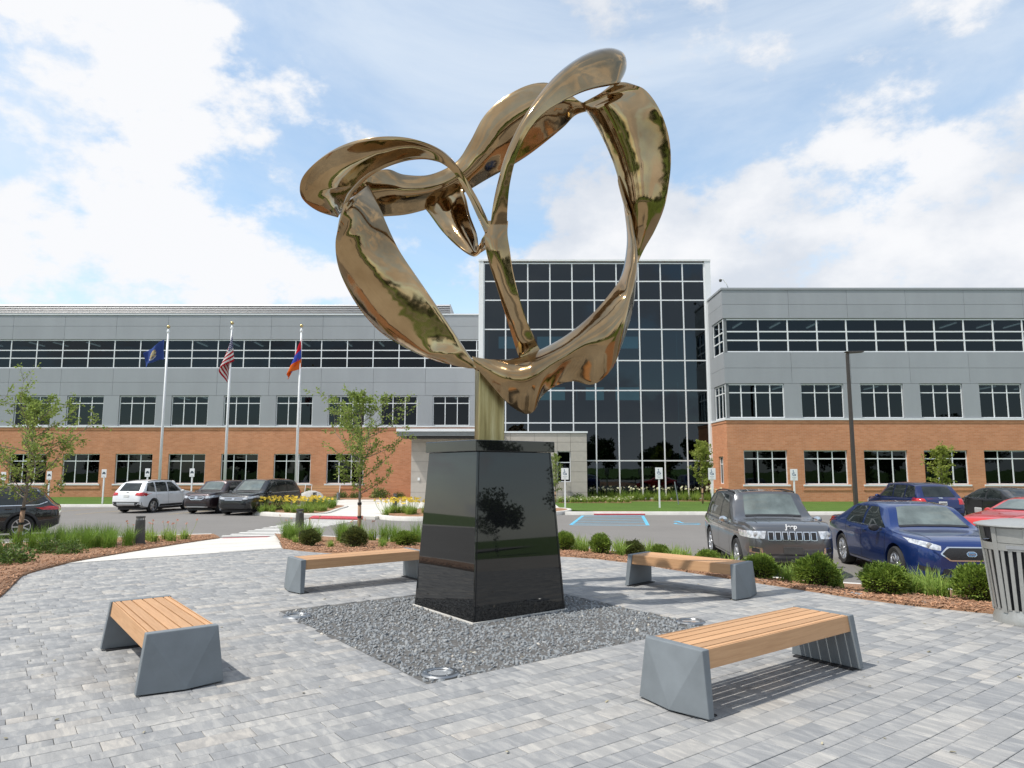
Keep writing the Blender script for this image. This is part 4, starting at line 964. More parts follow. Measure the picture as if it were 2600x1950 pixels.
def car(name, sp_, loc, heading, label, paint):
    """heading: world direction of the nose. Body: lofted shell with wheel openings; lights, glass, trim lie on it."""
    L, Wd = sp_['L'], sp_['W']; hw = Wd / 2; r = sp_['r']
    root = empty(name, loc, math.atan2(heading[1], heading[0])); tag(root, label, 'car', 'cars parked in the lot')
    top, belt, plan, bot = sp_['top'], sp_['belt'], sp_['plan'], sp_['bot']; wroof = sp_['wroof'] * hw; Hmax = max(v for _, v in top)
    X = sorted({-L / 2, L / 2, *np.linspace(-L / 2, L / 2, 74).tolist(), *[s * (L / 2 - e) for s in (-1, 1) for e in (.015, .04, .08)]}); rows = []
    ghm = max(interp(top, x) - interp(belt, x) for x in X)
    for x in X:
        zb, zs, zt, w = interp(bot, x), interp(belt, x), interp(top, x), interp(plan, x) * hw
        zt = max(zt, zs + .01); gh = zt - zs; fr = min(1, max(0, (gh - .05) / (ghm - .05))); wr = w * .93 * (1 - fr) + wroof * fr
        hh = zs - zb
        e = fr
        half = [(0, zb), (.80 * w, zb), (.955 * w, zb + .05), (.985 * w, zb + .20 * hh), (w, zb + .45 * hh), (.995 * w, zb + .66 * hh), (.985 * w, zb + .84 * hh), (.972 * w, zs - .035), (.955 * w, zs - .005),
                (.935 * w, zs + min(.012, gh * .3)),
                ((.935 * w) * .5 + wr * .5 + .02 * e, zs + gh * (.35 + .14 * e)), (wr + .012 * e, zt - (.10 * e + gh * .30 * (1 - e))), (wr - .03, zt - (.055 * e + gh * .18 * (1 - e))), (.82 * wr, zt - (.028 * e + gh * .09 * (1 - e))), (.45 * wr, zt - .008), (0, zt)]
        rows.append(half)
    k = len(rows[0]); V = []; F = []
    ring = 2 * k - 2
    for x, hf in zip(X, rows):
        V += [(x, y, z) for y, z in hf] + [(x, -y, z) for y, z in reversed(hf[1:-1])]
    for i in range(len(X) - 1):
        for j in range(ring): a = i * ring + j; b = i * ring + (j + 1) % ring; F.append((a, a + ring, b + ring, b))
    F.append(tuple(range(ring))); F.append(tuple(reversed(range((len(X) - 1) * ring, len(X) * ring))))
    bvh = BVHTree.FromPolygons([Vector(v) for v in V], F)
    me = bpy.data.meshes.new('body'); me.from_pydata(V, [], F); me.update()
    bm = bmesh.new(); bm.from_mesh(me); bmesh.ops.recalc_face_normals(bm, faces=bm.faces); bm.to_mesh(me); bm.free()
    tmp = bpy.data.objects.new('tmp', me); COL.objects.link(tmp)
    cm = MB(); xf = L / 2 - sp_['fo']; xr = xf - sp_['wb']
    for x in (xf, xr):
        for s in (-1, 1):
            cm.lathe([(.0, -.16), (r + .055, -.16), (r + .055, .30), (.0, .30)], 28, Matrix.Translation((x, s * (hw - .07), r + .01)) @ Matrix.Rotation(R(-90) * s, 4, 'X'))
    cme = cm.mesh('cut'); bm = bmesh.new(); bm.from_mesh(cme); bmesh.ops.remove_doubles(bm, verts=bm.verts, dist=1e-5); bmesh.ops.recalc_face_normals(bm, faces=bm.faces); bm.to_mesh(cme); bm.free()
    co = bpy.data.objects.new('cut', cme); COL.objects.link(co)
    md = tmp.modifiers.new('b', 'BOOLEAN'); md.operation = 'DIFFERENCE'; md.object = co; md.solver = 'EXACT'
    bpy.context.view_layer.update(); dg = bpy.context.evaluated_depsgraph_get()
    body = bpy.data.meshes.new_from_object(tmp.evaluated_get(dg)); bpy.data.objects.remove(tmp); bpy.data.objects.remove(co)
    body.name = 'body'; body.materials.clear(); body.materials.append(paint); body.materials.append(M['black_plastic'])
    for p in body.polygons:
        c = p.center; inw = any(math.hypot(c.x - x, c.z - r - .01) < r + .05 for x in (xf, xr)) and abs(c.y) < hw * .985 and abs(c.y) > hw - .35 and c.z < 2 * r + .1
        if inw or c.z < interp(bot, c.x) + .02: p.material_index = 1
    body.polygons.foreach_set('use_smooth', [True] * len(body.polygons)); body.set_sharp_from_angle(angle=R(32))
    add('body', body, root)
    for x in (xf, xr):
        for s in (-1, 1): wheel_parts(root, x, s * (hw - .125), r, .235, sp_.get('rim', 'five'), M['wheel_alu'])
    # -------- things lying on the skin
    def onskin(view, a, b, off):
        if view == 'L': o, d = Vector((a, 3, b)), Vector((0, -1, 0))
        elif view == 'R': o, d = Vector((a, -3, b)), Vector((0, 1, 0))
        elif view == 'F': o, d = Vector((5, a, b)), Vector((-1, 0, 0))
        elif view == 'B': o, d = Vector((-5, a, b)), Vector((1, 0, 0))
        else: o, d = Vector((a, b, 4)), Vector((0, 0, -1))
        h = bvh.ray_cast(o, d)
        if h[0] is None: return None
        n = h[1] if h[1].dot(d) < 0 else -h[1]
        return h[0] + n * off
    def patch(nm, view, lo, hi, mat, off=.005, n=14, m=7, parent=root):
        A = resample([(x, z, 0) for x, z in lo], n); B = resample([(x, z, 0) for x, z in hi], n); G = []
        for i in range(n):
            G.append([onskin(view, *A[i].lerp(B[i], j / (m - 1)).to_2d(), off) for j in range(m)])
        mb = MB(); idx = {}
        for i in range(n):
            for j in range(m):
                if G[i][j] is not None: idx[i, j] = len(mb.v); mb.v.append(tuple(G[i][j]))
        for i in range(n - 1):
            for j in range(m - 1):
                q = [(i, j), (i + 1, j), (i + 1, j + 1), (i, j + 1)]
                if all(t in idx for t in q):
                    P = [Vector(mb.v[idx[t]]) for t in q]
                    if max((P[t] - P[t - 1]).length for t in range(4)) < .6: mb.f.append(tuple(idx[t] for t in q))
        if not mb.f: return None
        o = mb.build(nm, mat, parent, smooth=True)
        me_ = o.data; nrm = sum((p.normal * p.area for p in me_.polygons), Vector())
        wantv = {'L': Vector((0, 1, 0)), 'R': Vector((0, -1, 0)), 'F': Vector((1, 0, 0)), 'B': Vector((-1, 0, 0)), 'T': Vector((0, 0, 1))}[view]
        if nrm.dot(wantv) < 0: me_.flip_normals()
        return o
    def strip(nm, view, pts, w, mat, off=.004):
        pts = resample([(a, b, 0) for a, b in pts], 24); mb = MB(); prev = None
        for i, p in enumerate(pts):
            t = (pts[min(i + 1, 23)] - pts[max(i - 1, 0)]).normalized(); nn = Vector((-t.y, t.x, 0)) * w / 2
            q = [onskin(view, *(p + nn).to_2d(), off), onskin(view, *(p - nn).to_2d(), off)]
            if None in q: prev = None; continue
            b = len(mb.v); mb.v += [tuple(c) for c in q]
            if prev is not None: mb.f.append((prev, prev + 1, b + 1, b))
            prev = b
        if mb.f: return mb.build(nm, mat, root, smooth=True)
    ctx = dict(root=root, patch=patch, strip=strip, onskin=onskin, L=L, hw=hw, xf=xf, xr=xr, r=r, paint=paint)
    g = sp_
    # glass
    for vw in 'LR':
        for lo, hi in g['side_glass']: patch('side_window', vw, lo, hi, M['carglass'], .005)
        if g.get('chrome_line'): strip('window_trim', vw, g['chrome_line'], .022, M['chrome'], .008)
        for d in g['doors']: strip('door_gap', vw, d, .011, M['seam'], .003)
        for hx, hz in g['handles']:
            p = onskin(vw, hx, hz, .02)
            if p: MB().box(p.x - .10, p.x + .10, p.y - .014, p.y + .014, p.z - .016, p.z + .016).build('door_handle', g.get('handle_mat', paint), root, bevel=.008)
        if g.get('cladding'):
            patch('lower_cladding', vw, [(xr + r + .10, .26), (xf - r - .10, .26)], [(xr + r + .10, .26 + g['cladding']), (xf - r - .10, .26 + g['cladding'])], M['black_plastic'], .008, 20, 4)
        if g.get('arch'):
            for xx in (xf, xr):
                strip('wheel_arch', vw, [(xx + (r + .085) * math.cos(a), r + .01 + (r + .085) * math.sin(a)) for a in np.linspace(-.2, math.pi + .2, 16)], .075, g['arch'], .010)
        s = 1 if vw == 'L' else -1; mx, mz = g['mirror']
        mm = Matrix.Translation((mx, s * (hw + .075), mz)); b = MB(); n_ = 10
        b.lathe([(.0, -.065), (.07, -.06), (.098, -.025), (.10, .02), (.078, .058), (.0, .066)], 14, mm @ Matrix.Rotation(R(90), 4, 'Y') @ Matrix.Scale(.72, 4, (1, 0, 0)) @ Matrix.Scale(1.05, 4, (0, 1, 0)))
        b.box(mx - .03, mx + .05, s * (hw - .09) - .04, s * (hw - .09) + .09, mz - .075, mz - .03)
        b.build('side_mirror', g.get('mirror_mat', paint), root, angle=50)
    patch('windshield', 'F', g['ws'][0], g['ws'][1], M['windshield'], .006, 20, 12)
    strip('windshield_seal', 'F', [g['ws'][0][0]] + list(g['ws'][0][1:]), .035, M['black_plastic'], .010)
    patch('rear_window', 'B', g['rw'][0], g['rw'][1], M['carglass'], .006, 18, 9)
    for k, sgn in ((0, -1), (1, 1)):
        if 'head' in g:
            lo, hi = g['head']; patch('headlight', 'F', [(sgn * y, z) for y, z in lo], [(sgn * y, z) for y, z in hi], M['headlight'], .007)
            c = [(sum(y for y, _ in lo + hi) / len(lo + hi)) * sgn, sum(z for _, z in lo + hi) / len(lo + hi)]; p = onskin('F', c[0], c[1], .008)
            if p: MB().lathe([(.0, .012), (.04, .008), (.052, .0)], 14, Matrix.Translation(p) @ Matrix.Rotation(R(90), 4, 'Y')).build('lamp_lens', M['lightglass'], root, smooth=True)
        if 'tail' in g:
            lo, hi = g['tail']; patch('taillight', 'B', [(sgn * y, z) for y, z in lo], [(sgn * y, z) for y, z in hi], M['taillight'], .007)
            if g.get('tail_side'):
                lo, hi = g['tail_side']; patch('taillight', 'L' if sgn > 0 else 'R', lo, hi, M['taillight'], .007)
        if 'fog' in g:
            lo, hi = g['fog']; patch('fog_light', 'F', [(sgn * y, z) for y, z in lo], [(sgn * y, z) for y, z in hi], g.get('fog_mat', M['black_plastic']), .007)
        if 'roofrail' in g:
            z0, z1, rails_m = g['roofrail']; pts = [onskin('T', x, sgn * wroof * .93, .03) for x in np.linspace(z0, z1, 10)]
            if None not in pts: MB().tube([pts[0] - Vector((0, 0, .03))] + pts + [pts[-1] - Vector((0, 0, .03))], .017, 6).build('roof_rail', rails_m, root, smooth=True)
    for k, (nm, lo, hi, mat, off) in enumerate(g.get('front', ())): patch(nm, 'F', lo, hi, mat, off, 20, 7)
    for k, (nm, lo, hi, mat, off) in enumerate(g.get('rear', ())): patch(nm, 'B', lo, hi, mat, off, 20, 7)
    for nm, vw, pts, w, mat in g.get('lines', ()): strip(nm, vw, pts, w, mat, .004)
    for nm, y0, y1, z0, z1, vw, mat in g.get('plates', ()):
        p = onskin(vw, (y0 + y1) / 2, (z0 + z1) / 2, .012)
        if p: MB().box(p.x - .008, p.x + .008, y0, y1, z0, z1).build(nm, mat, root, bevel=.003)
    MB().box(-L / 2 + .35, L / 2 - .35, -hw * .78, hw * .78, .16, min(v for _, v in bot) + .06).build('underbody', M['black_plastic'], root)
    return ctx
def sym(P): return [(-y, z) for y, z in reversed(P)] + [(y, z) for y, z in P]
def front_frame(nm, P_lo, P_hi, grow, matF, matI, off=.007):
    """a framed grille: outer shape then inner shape"""
    cy = 0; cz = sum(z for _, z in P_lo + P_hi) / len(P_lo + P_hi)
    gl = [(y * (1 + grow * .5), z - grow * .10) for y, z in P_lo]; gh_ = [(y * (1 + grow * .5), z + grow * .10) for y, z in P_hi]
    return [(nm + '_frame', gl, gh_, matF, off), (nm, P_lo, P_hi, matI, off + .006)]
def text_mesh(txt, size, mat, extr=.002, bold=0.0):
    cu = bpy.data.curves.new('t', 'FONT'); cu.body = txt; cu.size = size; cu.extrude = extr; cu.align_x = 'CENTER'; cu.align_y = 'CENTER'; cu.offset = bold
    o = bpy.data.objects.new('t', cu); COL.objects.link(o); dg = bpy.context.evaluated_depsgraph_get(); me = bpy.data.meshes.new_from_object(o.evaluated_get(dg)); bpy.data.objects.remove(o)
    me.materials.clear(); me.materials.append(mat); return me

# ---- body shapes (x forward from the middle, metres)
def suv(L, W, H, wb, fo, r, hood=1.05, nose=.95, **k):
    h = L / 2; xc = k.pop('cowl', h - 1.35); xr_ = k.pop('roof_front', xc - .95); rb = k.pop('roof_back', -h + .55); rg = k.pop('rear_top', -h + .12); blt = k.pop('beltz', 1.0)
    s = dict(L=L, W=W, r=r, wb=wb, fo=fo, wroof=k.pop('wroof', .74),
             top=[(-h, .70), (-h + .05, .98), (rg, blt + .06), (rb, H - .09), (rb + .55, H - .02), (rb + 1.3, H), (xr_ + .15, H - .035), (xr_ + .02, H - .065), (xc, hood + .03), (xc + .12, hood), (h - .45, nose + .05), (h - .12, nose - .02), (h - .03, nose - .16), (h, nose - .30)],
             belt=[(-h, .66), (-h + .06, .92), (-h + .35, blt), (xc, blt - .05), (h - .5, nose - .06), (h - .1, nose - .16), (h, nose - .36)],
             plan=[(-h, .80), (-h + .06, .90), (-h + .25, .965), (-h + .9, 1), (h - 1.1, 1), (h - .55, .965), (h - .22, .90), (h - .06, .80), (h, .66)],
             bot=[(-h, .42), (-h + .25, .30), (-h + .7, .24), (h - .8, .24), (h - .3, .26), (h, .34)], mirror=(xc - .33, blt + .04), rim='five')
    zb = blt + .035; zt = H - .125; a0 = xc - .30
    s['ws'] = ([(-.60 * W / 1.9, hood + .05), (-.3, hood + .065), (.3, hood + .065), (.60 * W / 1.9, hood + .05)], [(-.53 * W / 1.9, H - .115), (-.3, H - .09), (.3, H - .09), (.53 * W / 1.9, H - .115)])
    s['rw'] = ([(-.60 * W / 1.9, blt + .09), (.60 * W / 1.9, blt + .09)], [(-.50 * W / 1.9, H - .17), (.50 * W / 1.9, H - .17)])
    m1_, m2_ = (a0 - 1.05), (a0 - 1.98)
    s['side_glass'] = [([(m1_ + .05, zb), (a0 + .03, zb)], [(m1_ + .05, zt), (a0 - .62, zt)]), ([(m2_ + .05, zb), (m1_ - .04, zb)], [(m2_ + .05, zt), (m1_ - .04, zt)]), ([(max(-h + .42, m2_ - .95), zb + .05), (m2_ - .05, zb)], [(max(-h + .62, m2_ - .75), zt - .05), (m2_ - .05, zt)])]
    s['doors'] = [[(a0 + .12, .34), (a0 + .14, zb - .06)], [(m1_, .34), (m1_, zt + .02)], [(m2_ + .02, .62), (m2_ - .02, zt + .02)], [(m2_ - .1, .34), (m1_, .34), (a0 + .12, .34)]]
    s['handles'] = [(m1_ + .22, blt - .09), (m2_ + .22, blt - .08)]
    s['lines'] = [('hood_gap', 'T', [(xc + .1, -.72 * W / 2), (h - .25, -.66 * W / 2)], .010, M['seam']), ('hood_gap', 'T', [(xc + .1, .72 * W / 2), (h - .25, .66 * W / 2)], .010, M['seam'])]
    s['head'] = ([(.50, nose - .24), (.70, nose - .23), (.90, nose - .19)], [(.48, nose - .13), (.70, nose - .11), (.90, nose - .09)])
    s['tail'] = ([(.60, blt - .17), (.90, blt - .17)], [(.62, blt + .02), (.90, blt + .06)])
    s['tail_side'] = ([(-h + .06, blt - .16), (-h + .34, blt - .10)], [(-h + .06, blt + .02), (-h + .36, blt - .02)])
    s.update(k); return s
LOTZ = LOT + .001
# grey sport utility facing us
g = suv(4.82, 1.94, 1.76, 2.915, .88, .375, hood=1.14, nose=1.10, beltz=1.06, cowl=1.10, roof_front=.42, roof_back=-1.75, rear_top=-2.25, wroof=.75)
g['head'] = ([(.56, .815), (.70, .81), (.93, .83)], [(.52, .965), (.70, .965), (.93, .955)]); g['mirror_mat'] = M['chrome']; g['arch'] = None
fr_ = [('grille_panel', [(-.50, .775), (.50, .775)], [(-.52, .985), (.52, .985)], None, .005)]
g['front'] = [('lower_bumper', [(-.80, .36), (.80, .36)], [(-.80, .42), (.80, .42)], M['black_plastic'], .008), ('bumper_trim', [(-.62, .475), (.62, .475)], [(-.62, .50), (.62, .50)], M['black_plastic'], .007)]
for i in range(7):
    c = (i - 3) * .143
    g['front'] += [('grille_frame', [(c - .060, .775), (c + .060, .775)], [(c - .062, .955), (c + .062, .955)], M['chrome'], .008), ('grille_slot', [(c - .044, .792), (c + .044, .792)], [(c - .046, .938), (c + .046, .938)], M['mesh_grille'], .014)]
g['fog'] = ([(.60, .50), (.84, .53)], [(.62, .63), (.84, .65)]); g['fog_mat'] = M['chrome']
g['plates'] = [('front_plate', -.19, .19, .50, .645, 'F', M['bollard'])]
g['roofrail'] = (-1.7, .35, M['black_plastic']); g['handle_mat'] = M['chrome']; g['chrome_line'] = [(-2.0, 1.10), (-.5, 1.095), (.9, 1.085)]
P_grey = carpaint('graphite metallic paint', (.115, .118, .126), .6, .3)
C1 = car('parked_car', g, (5.98, 17.1, LOTZ), (-.085, -.996), 'dark grey sport utility vehicle facing us with seven-slot chrome grille behind the shrubs', P_grey)
p = C1['onskin']('F', 0, 1.045, .010)
add('emblem_lettering', text_mesh('Jeep', .135, M['sign_white'], .004, .004), C1['root'], (p.x + .012, p.y, p.z), (R(78), 0, R(90)))
for sg in (-1, 1):
    C1['patch']('fog_lens', 'F', [(sg * .66, .53), (sg * .80, .55)], [(sg * .67, .61), (sg * .80, .63)], M['black_plastic'], .012)
    C1['strip']('hood_crease', 'T', [(1.0, sg * .42), (2.1, sg * .36)], .014, P_grey, .006)

# blue sedan facing us
def sedan(L, W, H, wb, fo, r, hood, nose, beltz, cowl, rf, rb, deck, decz, **k):
    h = L / 2
    s = dict(L=L, W=W, r=r, wb=wb, fo=fo, wroof=k.pop('wroof', .70),
             top=[(-h, .66), (-h + .04, .90), (-h + .12, decz), (deck, decz + .04), (rb, H - .06), (rb + .5, H - .005), (rb + .95, H), (rf, H - .05), (cowl, hood + .02), (cowl + .15, hood - .01), (h - .5, nose + .05), (h - .14, nose - .03), (h - .03, nose - .16), (h, nose - .28)],
             belt=[(-h, .62), (-h + .06, .86), (-h + .4, beltz), (cowl, beltz - .05), (h - .55, nose - .04), (h - .1, nose - .14), (h, nose - .32)],
             plan=[(-h, .70), (-h + .06, .82), (-h + .3, .93), (-h + 1.1, 1), (h - 1.2, 1), (h - .6, .955), (h - .25, .87), (h - .06, .74), (h, .58)],
             bot=[(-h, .38), (-h + .25, .27), (-h + .7, .20), (h - .8, .19), (h - .3, .20), (h, .26)], mirror=(cowl - .42, beltz + .02), rim='ten')
    zb, zt = beltz + .03, H - .115; a0 = cowl - .30; m1_ = a0 - 1.10
    s['ws'] = ([(-.66 * W / 1.9, hood + .045), (-.3, hood + .06), (.3, hood + .06), (.66 * W / 1.9, hood + .045)], [(-.50 * W / 1.9, H - .105), (-.3, H - .075), (.3, H - .075), (.50 * W / 1.9, H - .105)])
    s['rw'] = ([(-.58 * W / 1.9, decz + .08), (.58 * W / 1.9, decz + .08)], [(-.46 * W / 1.9, H - .10), (.46 * W / 1.9, H - .10)])
    s['side_glass'] = [([(m1_ + .05, zb), (a0 + .05, zb)], [(m1_ + .05, zt), (a0 - .66, zt)]), ([(m1_ - 1.02, zb + .02), (m1_ - .05, zb)], [(m1_ - .70, zt - .03), (m1_ - .05, zt)])]
    s['doors'] = [[(a0 + .15, .30), (a0 + .17, zb - .06)], [(m1_, .30), (m1_, zt + .02)], [(m1_ - .80, .58), (m1_ - .95, zb)], [(m1_ - .7, .30), (a0 + .15, .30)]]
    s['handles'] = [(m1_ + .20, beltz - .08), (m1_ - .72, beltz - .07)]
    s['lines'] = [('hood_gap', 'T', [(cowl + .12, -.70 * W / 2), (h - .25, -.60 * W / 2)], .010, M['seam']), ('hood_gap', 'T', [(cowl + .12, .70 * W / 2), (h - .25, .60 * W / 2)], .010, M['seam'])]
    s['head'] = ([(.52, nose - .19), (.68, nose - .165), (.88, nose - .08)], [(.50, nose - .11), (.68, nose - .05), (.88, nose + .0)])
    s['tail'] = ([(.45, decz - .22), (.90, decz - .20)], [(.48, decz - .06), (.90, decz - .03)])
    s['tail_side'] = ([(-h + .05, decz - .20), (-h + .38, decz - .12)], [(-h + .05, decz - .05), (-h + .42, decz - .07)])
    s.update(k); return s
g = sedan(5.15, 1.94, 1.54, 2.87, 1.0, .355, 1.03, .92, 1.0, 1.30, .62, -.95, -1.85, 1.10)
g['front'] = front_frame('grille', [(-.40, .565), (-.3, .56), (.3, .56), (.40, .565)], [(-.40, .785), (-.3, .79), (.3, .79), (.40, .785)], .0, M['chrome'], M['mesh_grille'])
g['front'] = [('grille_frame', [(-.535, .665), (-.38, .545), (.38, .545), (.535, .665)], [(-.535, .685), (-.40, .80), (.40, .80), (.535, .685)], M['chrome'], .007), ('grille', [(-.50, .667), (-.37, .568), (.37, .568), (.50, .667)], [(-.50, .683), (-.39, .778), (.39, .778), (.50, .683)], M['mesh_grille'], .014),
              ('lower_intake', [(-.55, .30), (.55, .30)], [(-.50, .40), (.50, .40)], M['black_plastic'], .007), ('splitter', [(-.85, .245), (.85, .245)], [(-.85, .275), (.85, .275)], carpaint('deep blue paint trim', (.02, .05, .25), .5), .012),
              ('badge_rim', [(-.088, .655), (-.05, .628), (.05, .628), (.088, .655)], [(-.088, .690), (-.05, .717), (.05, .717), (.088, .690)], M['chrome'], .020), ('badge', [(-.078, .658), (-.045, .636), (.045, .636), (.078, .658)], [(-.078, .687), (-.045, .709), (.045, .709), (.078, .687)], carpaint('badge blue', (.06, .16, .30), 0), .024)]
g['fog'] = ([(.60, .33), (.84, .36)], [(.62, .41), (.84, .45)])
g['mirror_mat'] = M['black_plastic']; g['chrome_line'] = [(-1.0, 1.03), (.9, 1.02)]
P_blue = carpaint('royal blue metallic paint', (.009, .036, .170), .6, .3)
C2 = car('parked_car', g, (8.75, 15.8, LOTZ), (-.10, -.995), 'royal blue sedan facing us with black mesh grille beside the litter bin', P_blue)
p = C2['onskin']('F', 0, .672, .03); add('emblem_lettering', text_mesh('Ford', .062, M['chrome'], .002), C2['root'], (p.x, p.y, p.z), (R(90), 0, R(90)))

# navy crossover seen from behind
g = suv(4.68, 1.93, 1.70, 2.82, .95, .36, hood=1.06, nose=.98, beltz=1.04, cowl=1.12, roof_front=.38, roof_back=-1.65, rear_top=-2.15, wroof=.73)
g['rear'] = [('rear_bumper', [(-.86, .38), (.86, .38)], [(-.86, .50), (.86, .50)], M['black_plastic'], .007), ('badge', [(-.08, 1.055), (.08, 1.055)], [(-.08, 1.10), (.08, 1.10)], M['chrome'], .012)]
g['tail'] = ([(.62, .84), (.93, .84)], [(.66, 1.06), (.93, 1.08)]); g['plates'] = [('licence_plate', -.16, .16, .80, .95, 'B', M['plate'])]
g['lines'] += [('tailgate_gap', 'B', [(-.70, .62), (.70, .62)], .012, M['seam'])]
P_navy = carpaint('navy metallic paint', (.012, .022, .105), .55, .3)
C3 = car('parked_car', g, (17.15, 30.5, LOTZ), (.02, 1), 'navy crossover parked nose to the right wing, rear towards us behind the blue sedan', P_navy)
for k in range(6):                                                     # unreadable plate characters
    p = C3['onskin']('B', 0, .875, .022); MB().box(p.x - .014, p.x - .012, -.125 + k * .043, -.100 + k * .043, .84, .905).build('plate_character', M['bollard'], C3['root'])

# charcoal sedan with its driver's door open
g = sedan(4.60, 1.80, 1.48, 2.685, .92, .335, 1.0, .86, .98, 1.22, .52, -.92, -1.75, 1.08, rim='five')
g['plates'] = [('licence_plate', -.16, .16, .70, .83, 'B', M['plate'])]; g['chrome_line'] = [(-1.2, 1.01), (.8, 1.0)]
P_char = carpaint('charcoal metallic paint', (.035, .036, .040), .6, .32)
C4 = car('parked_car', g, (20.95, 30.35, LOTZ), (0, 1), 'charcoal sedan with its left front door open at the right edge, beside the navy crossover', P_char)
rt = C4['root']; xa = 1.22 - .30 + .15
od = empty('open_door', (xa, .90, 0), R(-118), rt)
MB().hexa([(0, -.03, .32), (1.05, -.03, .32), (1.05, .05, .32), (0, .05, .32), (0, -.02, 1.0), (1.08, -.03, 1.0), (1.08, .03, 1.0), (0, .03, 1.0)]).build('door_skin', P_char, od, bevel=.02)
fm = MB(); fm.tube([(.02, 0, 1.0), (.30, 0, 1.20), (.70, -.04, 1.36), (1.02, -.05, 1.34), (1.08, 0, 1.0)], .022, 6); fm.build('door_frame', M['black_plastic'], od)
MB().box(.10, 1.0, .051, .075, .55, .80).build('door_card', M['can_in'], od, bevel=.01)
MB().box(-.05, .98, .62, .905, .36, .92).build('door_opening', M['black_plastic'], rt); MB().box(-.02, .46, .60, .93, .34, .60).build('seat', pm('light grey seat', (.42, .42, .42), .8), rt, bevel=.04)

# red car at the right edge
g = sedan(4.75, 1.88, 1.40, 2.80, .95, .34, .98, .84, .95, 1.05, .30, -1.05, -1.85, 1.04, rim='five')
P_red = carpaint('bright red paint', (.55, .018, .012), .15, .3)
car('parked_car', g, (15.9, 21.6, LOTZ), (-.93, -.36), 'bright red car behind the litter bin at the right edge', P_red)

# white crossover, rear towards us
g = suv(4.52, 1.84, 1.68, 2.69, .90, .345, hood=1.08, nose=.98, beltz=1.02, cowl=1.12, roof_front=.40, roof_back=-1.62, rear_top=-2.10, wroof=.73, cladding=.16, arch=None)
g['rear'] = [('rear_bumper', [(-.84, .36), (.84, .36)], [(-.84, .58), (.84, .58)], M['black_plastic'], .007), ('skid_plate', [(-.50, .38), (.50, .38)], [(-.52, .54), (.52, .54)], M['alu'], .012), ('badge', [(-.07, 1.02), (.07, 1.02)], [(-.07, 1.06), (.07, 1.06)], M['bollard'], .010)]
g['tail'] = ([(.50, .90), (.92, .86)], [(.52, 1.03), (.92, 1.06)]); g['tail_side'] = ([(-2.2, .86), (-1.86, .92)], [(-2.2, 1.05), (-1.80, 1.02)]); g['plates'] = [('licence_plate', -.15, .15, .80, .93, 'B', M['plate'])]; g['roofrail'] = (-1.5, .3, M['black_plastic'])
car('parked_car', g, (-19.15, 38.2, LOTZ), (.19, .98), 'white compact crossover, rear towards us, parked by the left brick wing', carpaint('white paint', (.74, .75, .76), 0, .35))

# plum crossover facing us
g = suv(4.28, 1.78, 1.66, 2.555, .88, .34, hood=1.10, nose=1.02, beltz=1.03, cowl=1.05, roof_front=.35, roof_back=-1.55, rear_top=-2.0, wroof=.73)
g['front'] = [('grille_frame', [(-.44, .80), (-.30, .70), (.30, .70), (.44, .80)], [(-.46, .86), (-.32, .90), (.32, .90), (.46, .86)], M['chrome'], .008), ('grille', [(-.39, .80), (-.28, .73), (.28, .73), (.39, .80)], [(-.40, .85), (-.30, .875), (.30, .875), (.40, .85)], M['mesh_grille'], .014), ('grille_wing', [(-.38, .80), (-.08, .775), (.08, .775), (.38, .80)], [(-.38, .825), (-.08, .81), (.08, .81), (.38, .825)], M['chrome'], .02), ('badge', [(-.07, .75), (.07, .75)], [(-.07, .86), (.07, .86)], M['chrome'], .024),
              ('skid_plate', [(-.6, .33), (.6, .33)], [(-.64, .38), (.64, .38)], M['alu'], .012), ('lower_intake', [(-.6, .42), (.6, .42)], [(-.55, .52), (.55, .52)], M['black_plastic'], .008)]
car('parked_car', g, (-15.35, 37.5, LOTZ), (-.19, -.98), 'dark plum crossover with oval chrome grille between the white crossover and black minivan', carpaint('dark plum paint', (.030, .016, .020), .5, .3))

# black minivan facing us
g = suv(5.15, 2.01, 1.74, 3.0, .95, .345, hood=1.10, nose=1.00, beltz=1.03, cowl=1.42, roof_front=.55, roof_back=-1.95, rear_top=-2.42, wroof=.76)
g['front'] = [('grille', [(-.46, .73), (.46, .73)], [(-.52, .865), (.52, .865)], M['chrome'], .008), ('lower_intake', [(-.62, .40), (.62, .40)], [(-.60, .52), (.60, .52)], M['mesh_grille'], .008), ('badge', [(-.065, .745), (.065, .745)], [(-.075, .855), (.075, .855)], M['chrome'], .026)] + [('grille_gap', [(-.46, z), (.46, z)], [(-.46, z + .022), (.46, z + .022)], M['mesh_grille'], .016) for z in (.765, .81)]
g['chrome_line'] = [(-2.2, 1.06), (0, 1.05), (1.2, 1.04)]; g['head'] = ([(.50, .76), (.70, .78), (.98, .86)], [(.52, .87), (.70, .90), (.98, .95)])
car('parked_car', g, (-12.95, 36.75, LOTZ), (-.19, -.98), 'black minivan facing us beside the yellow daylily bed', carpaint('black paint', (.010, .011, .013), .3, .25))

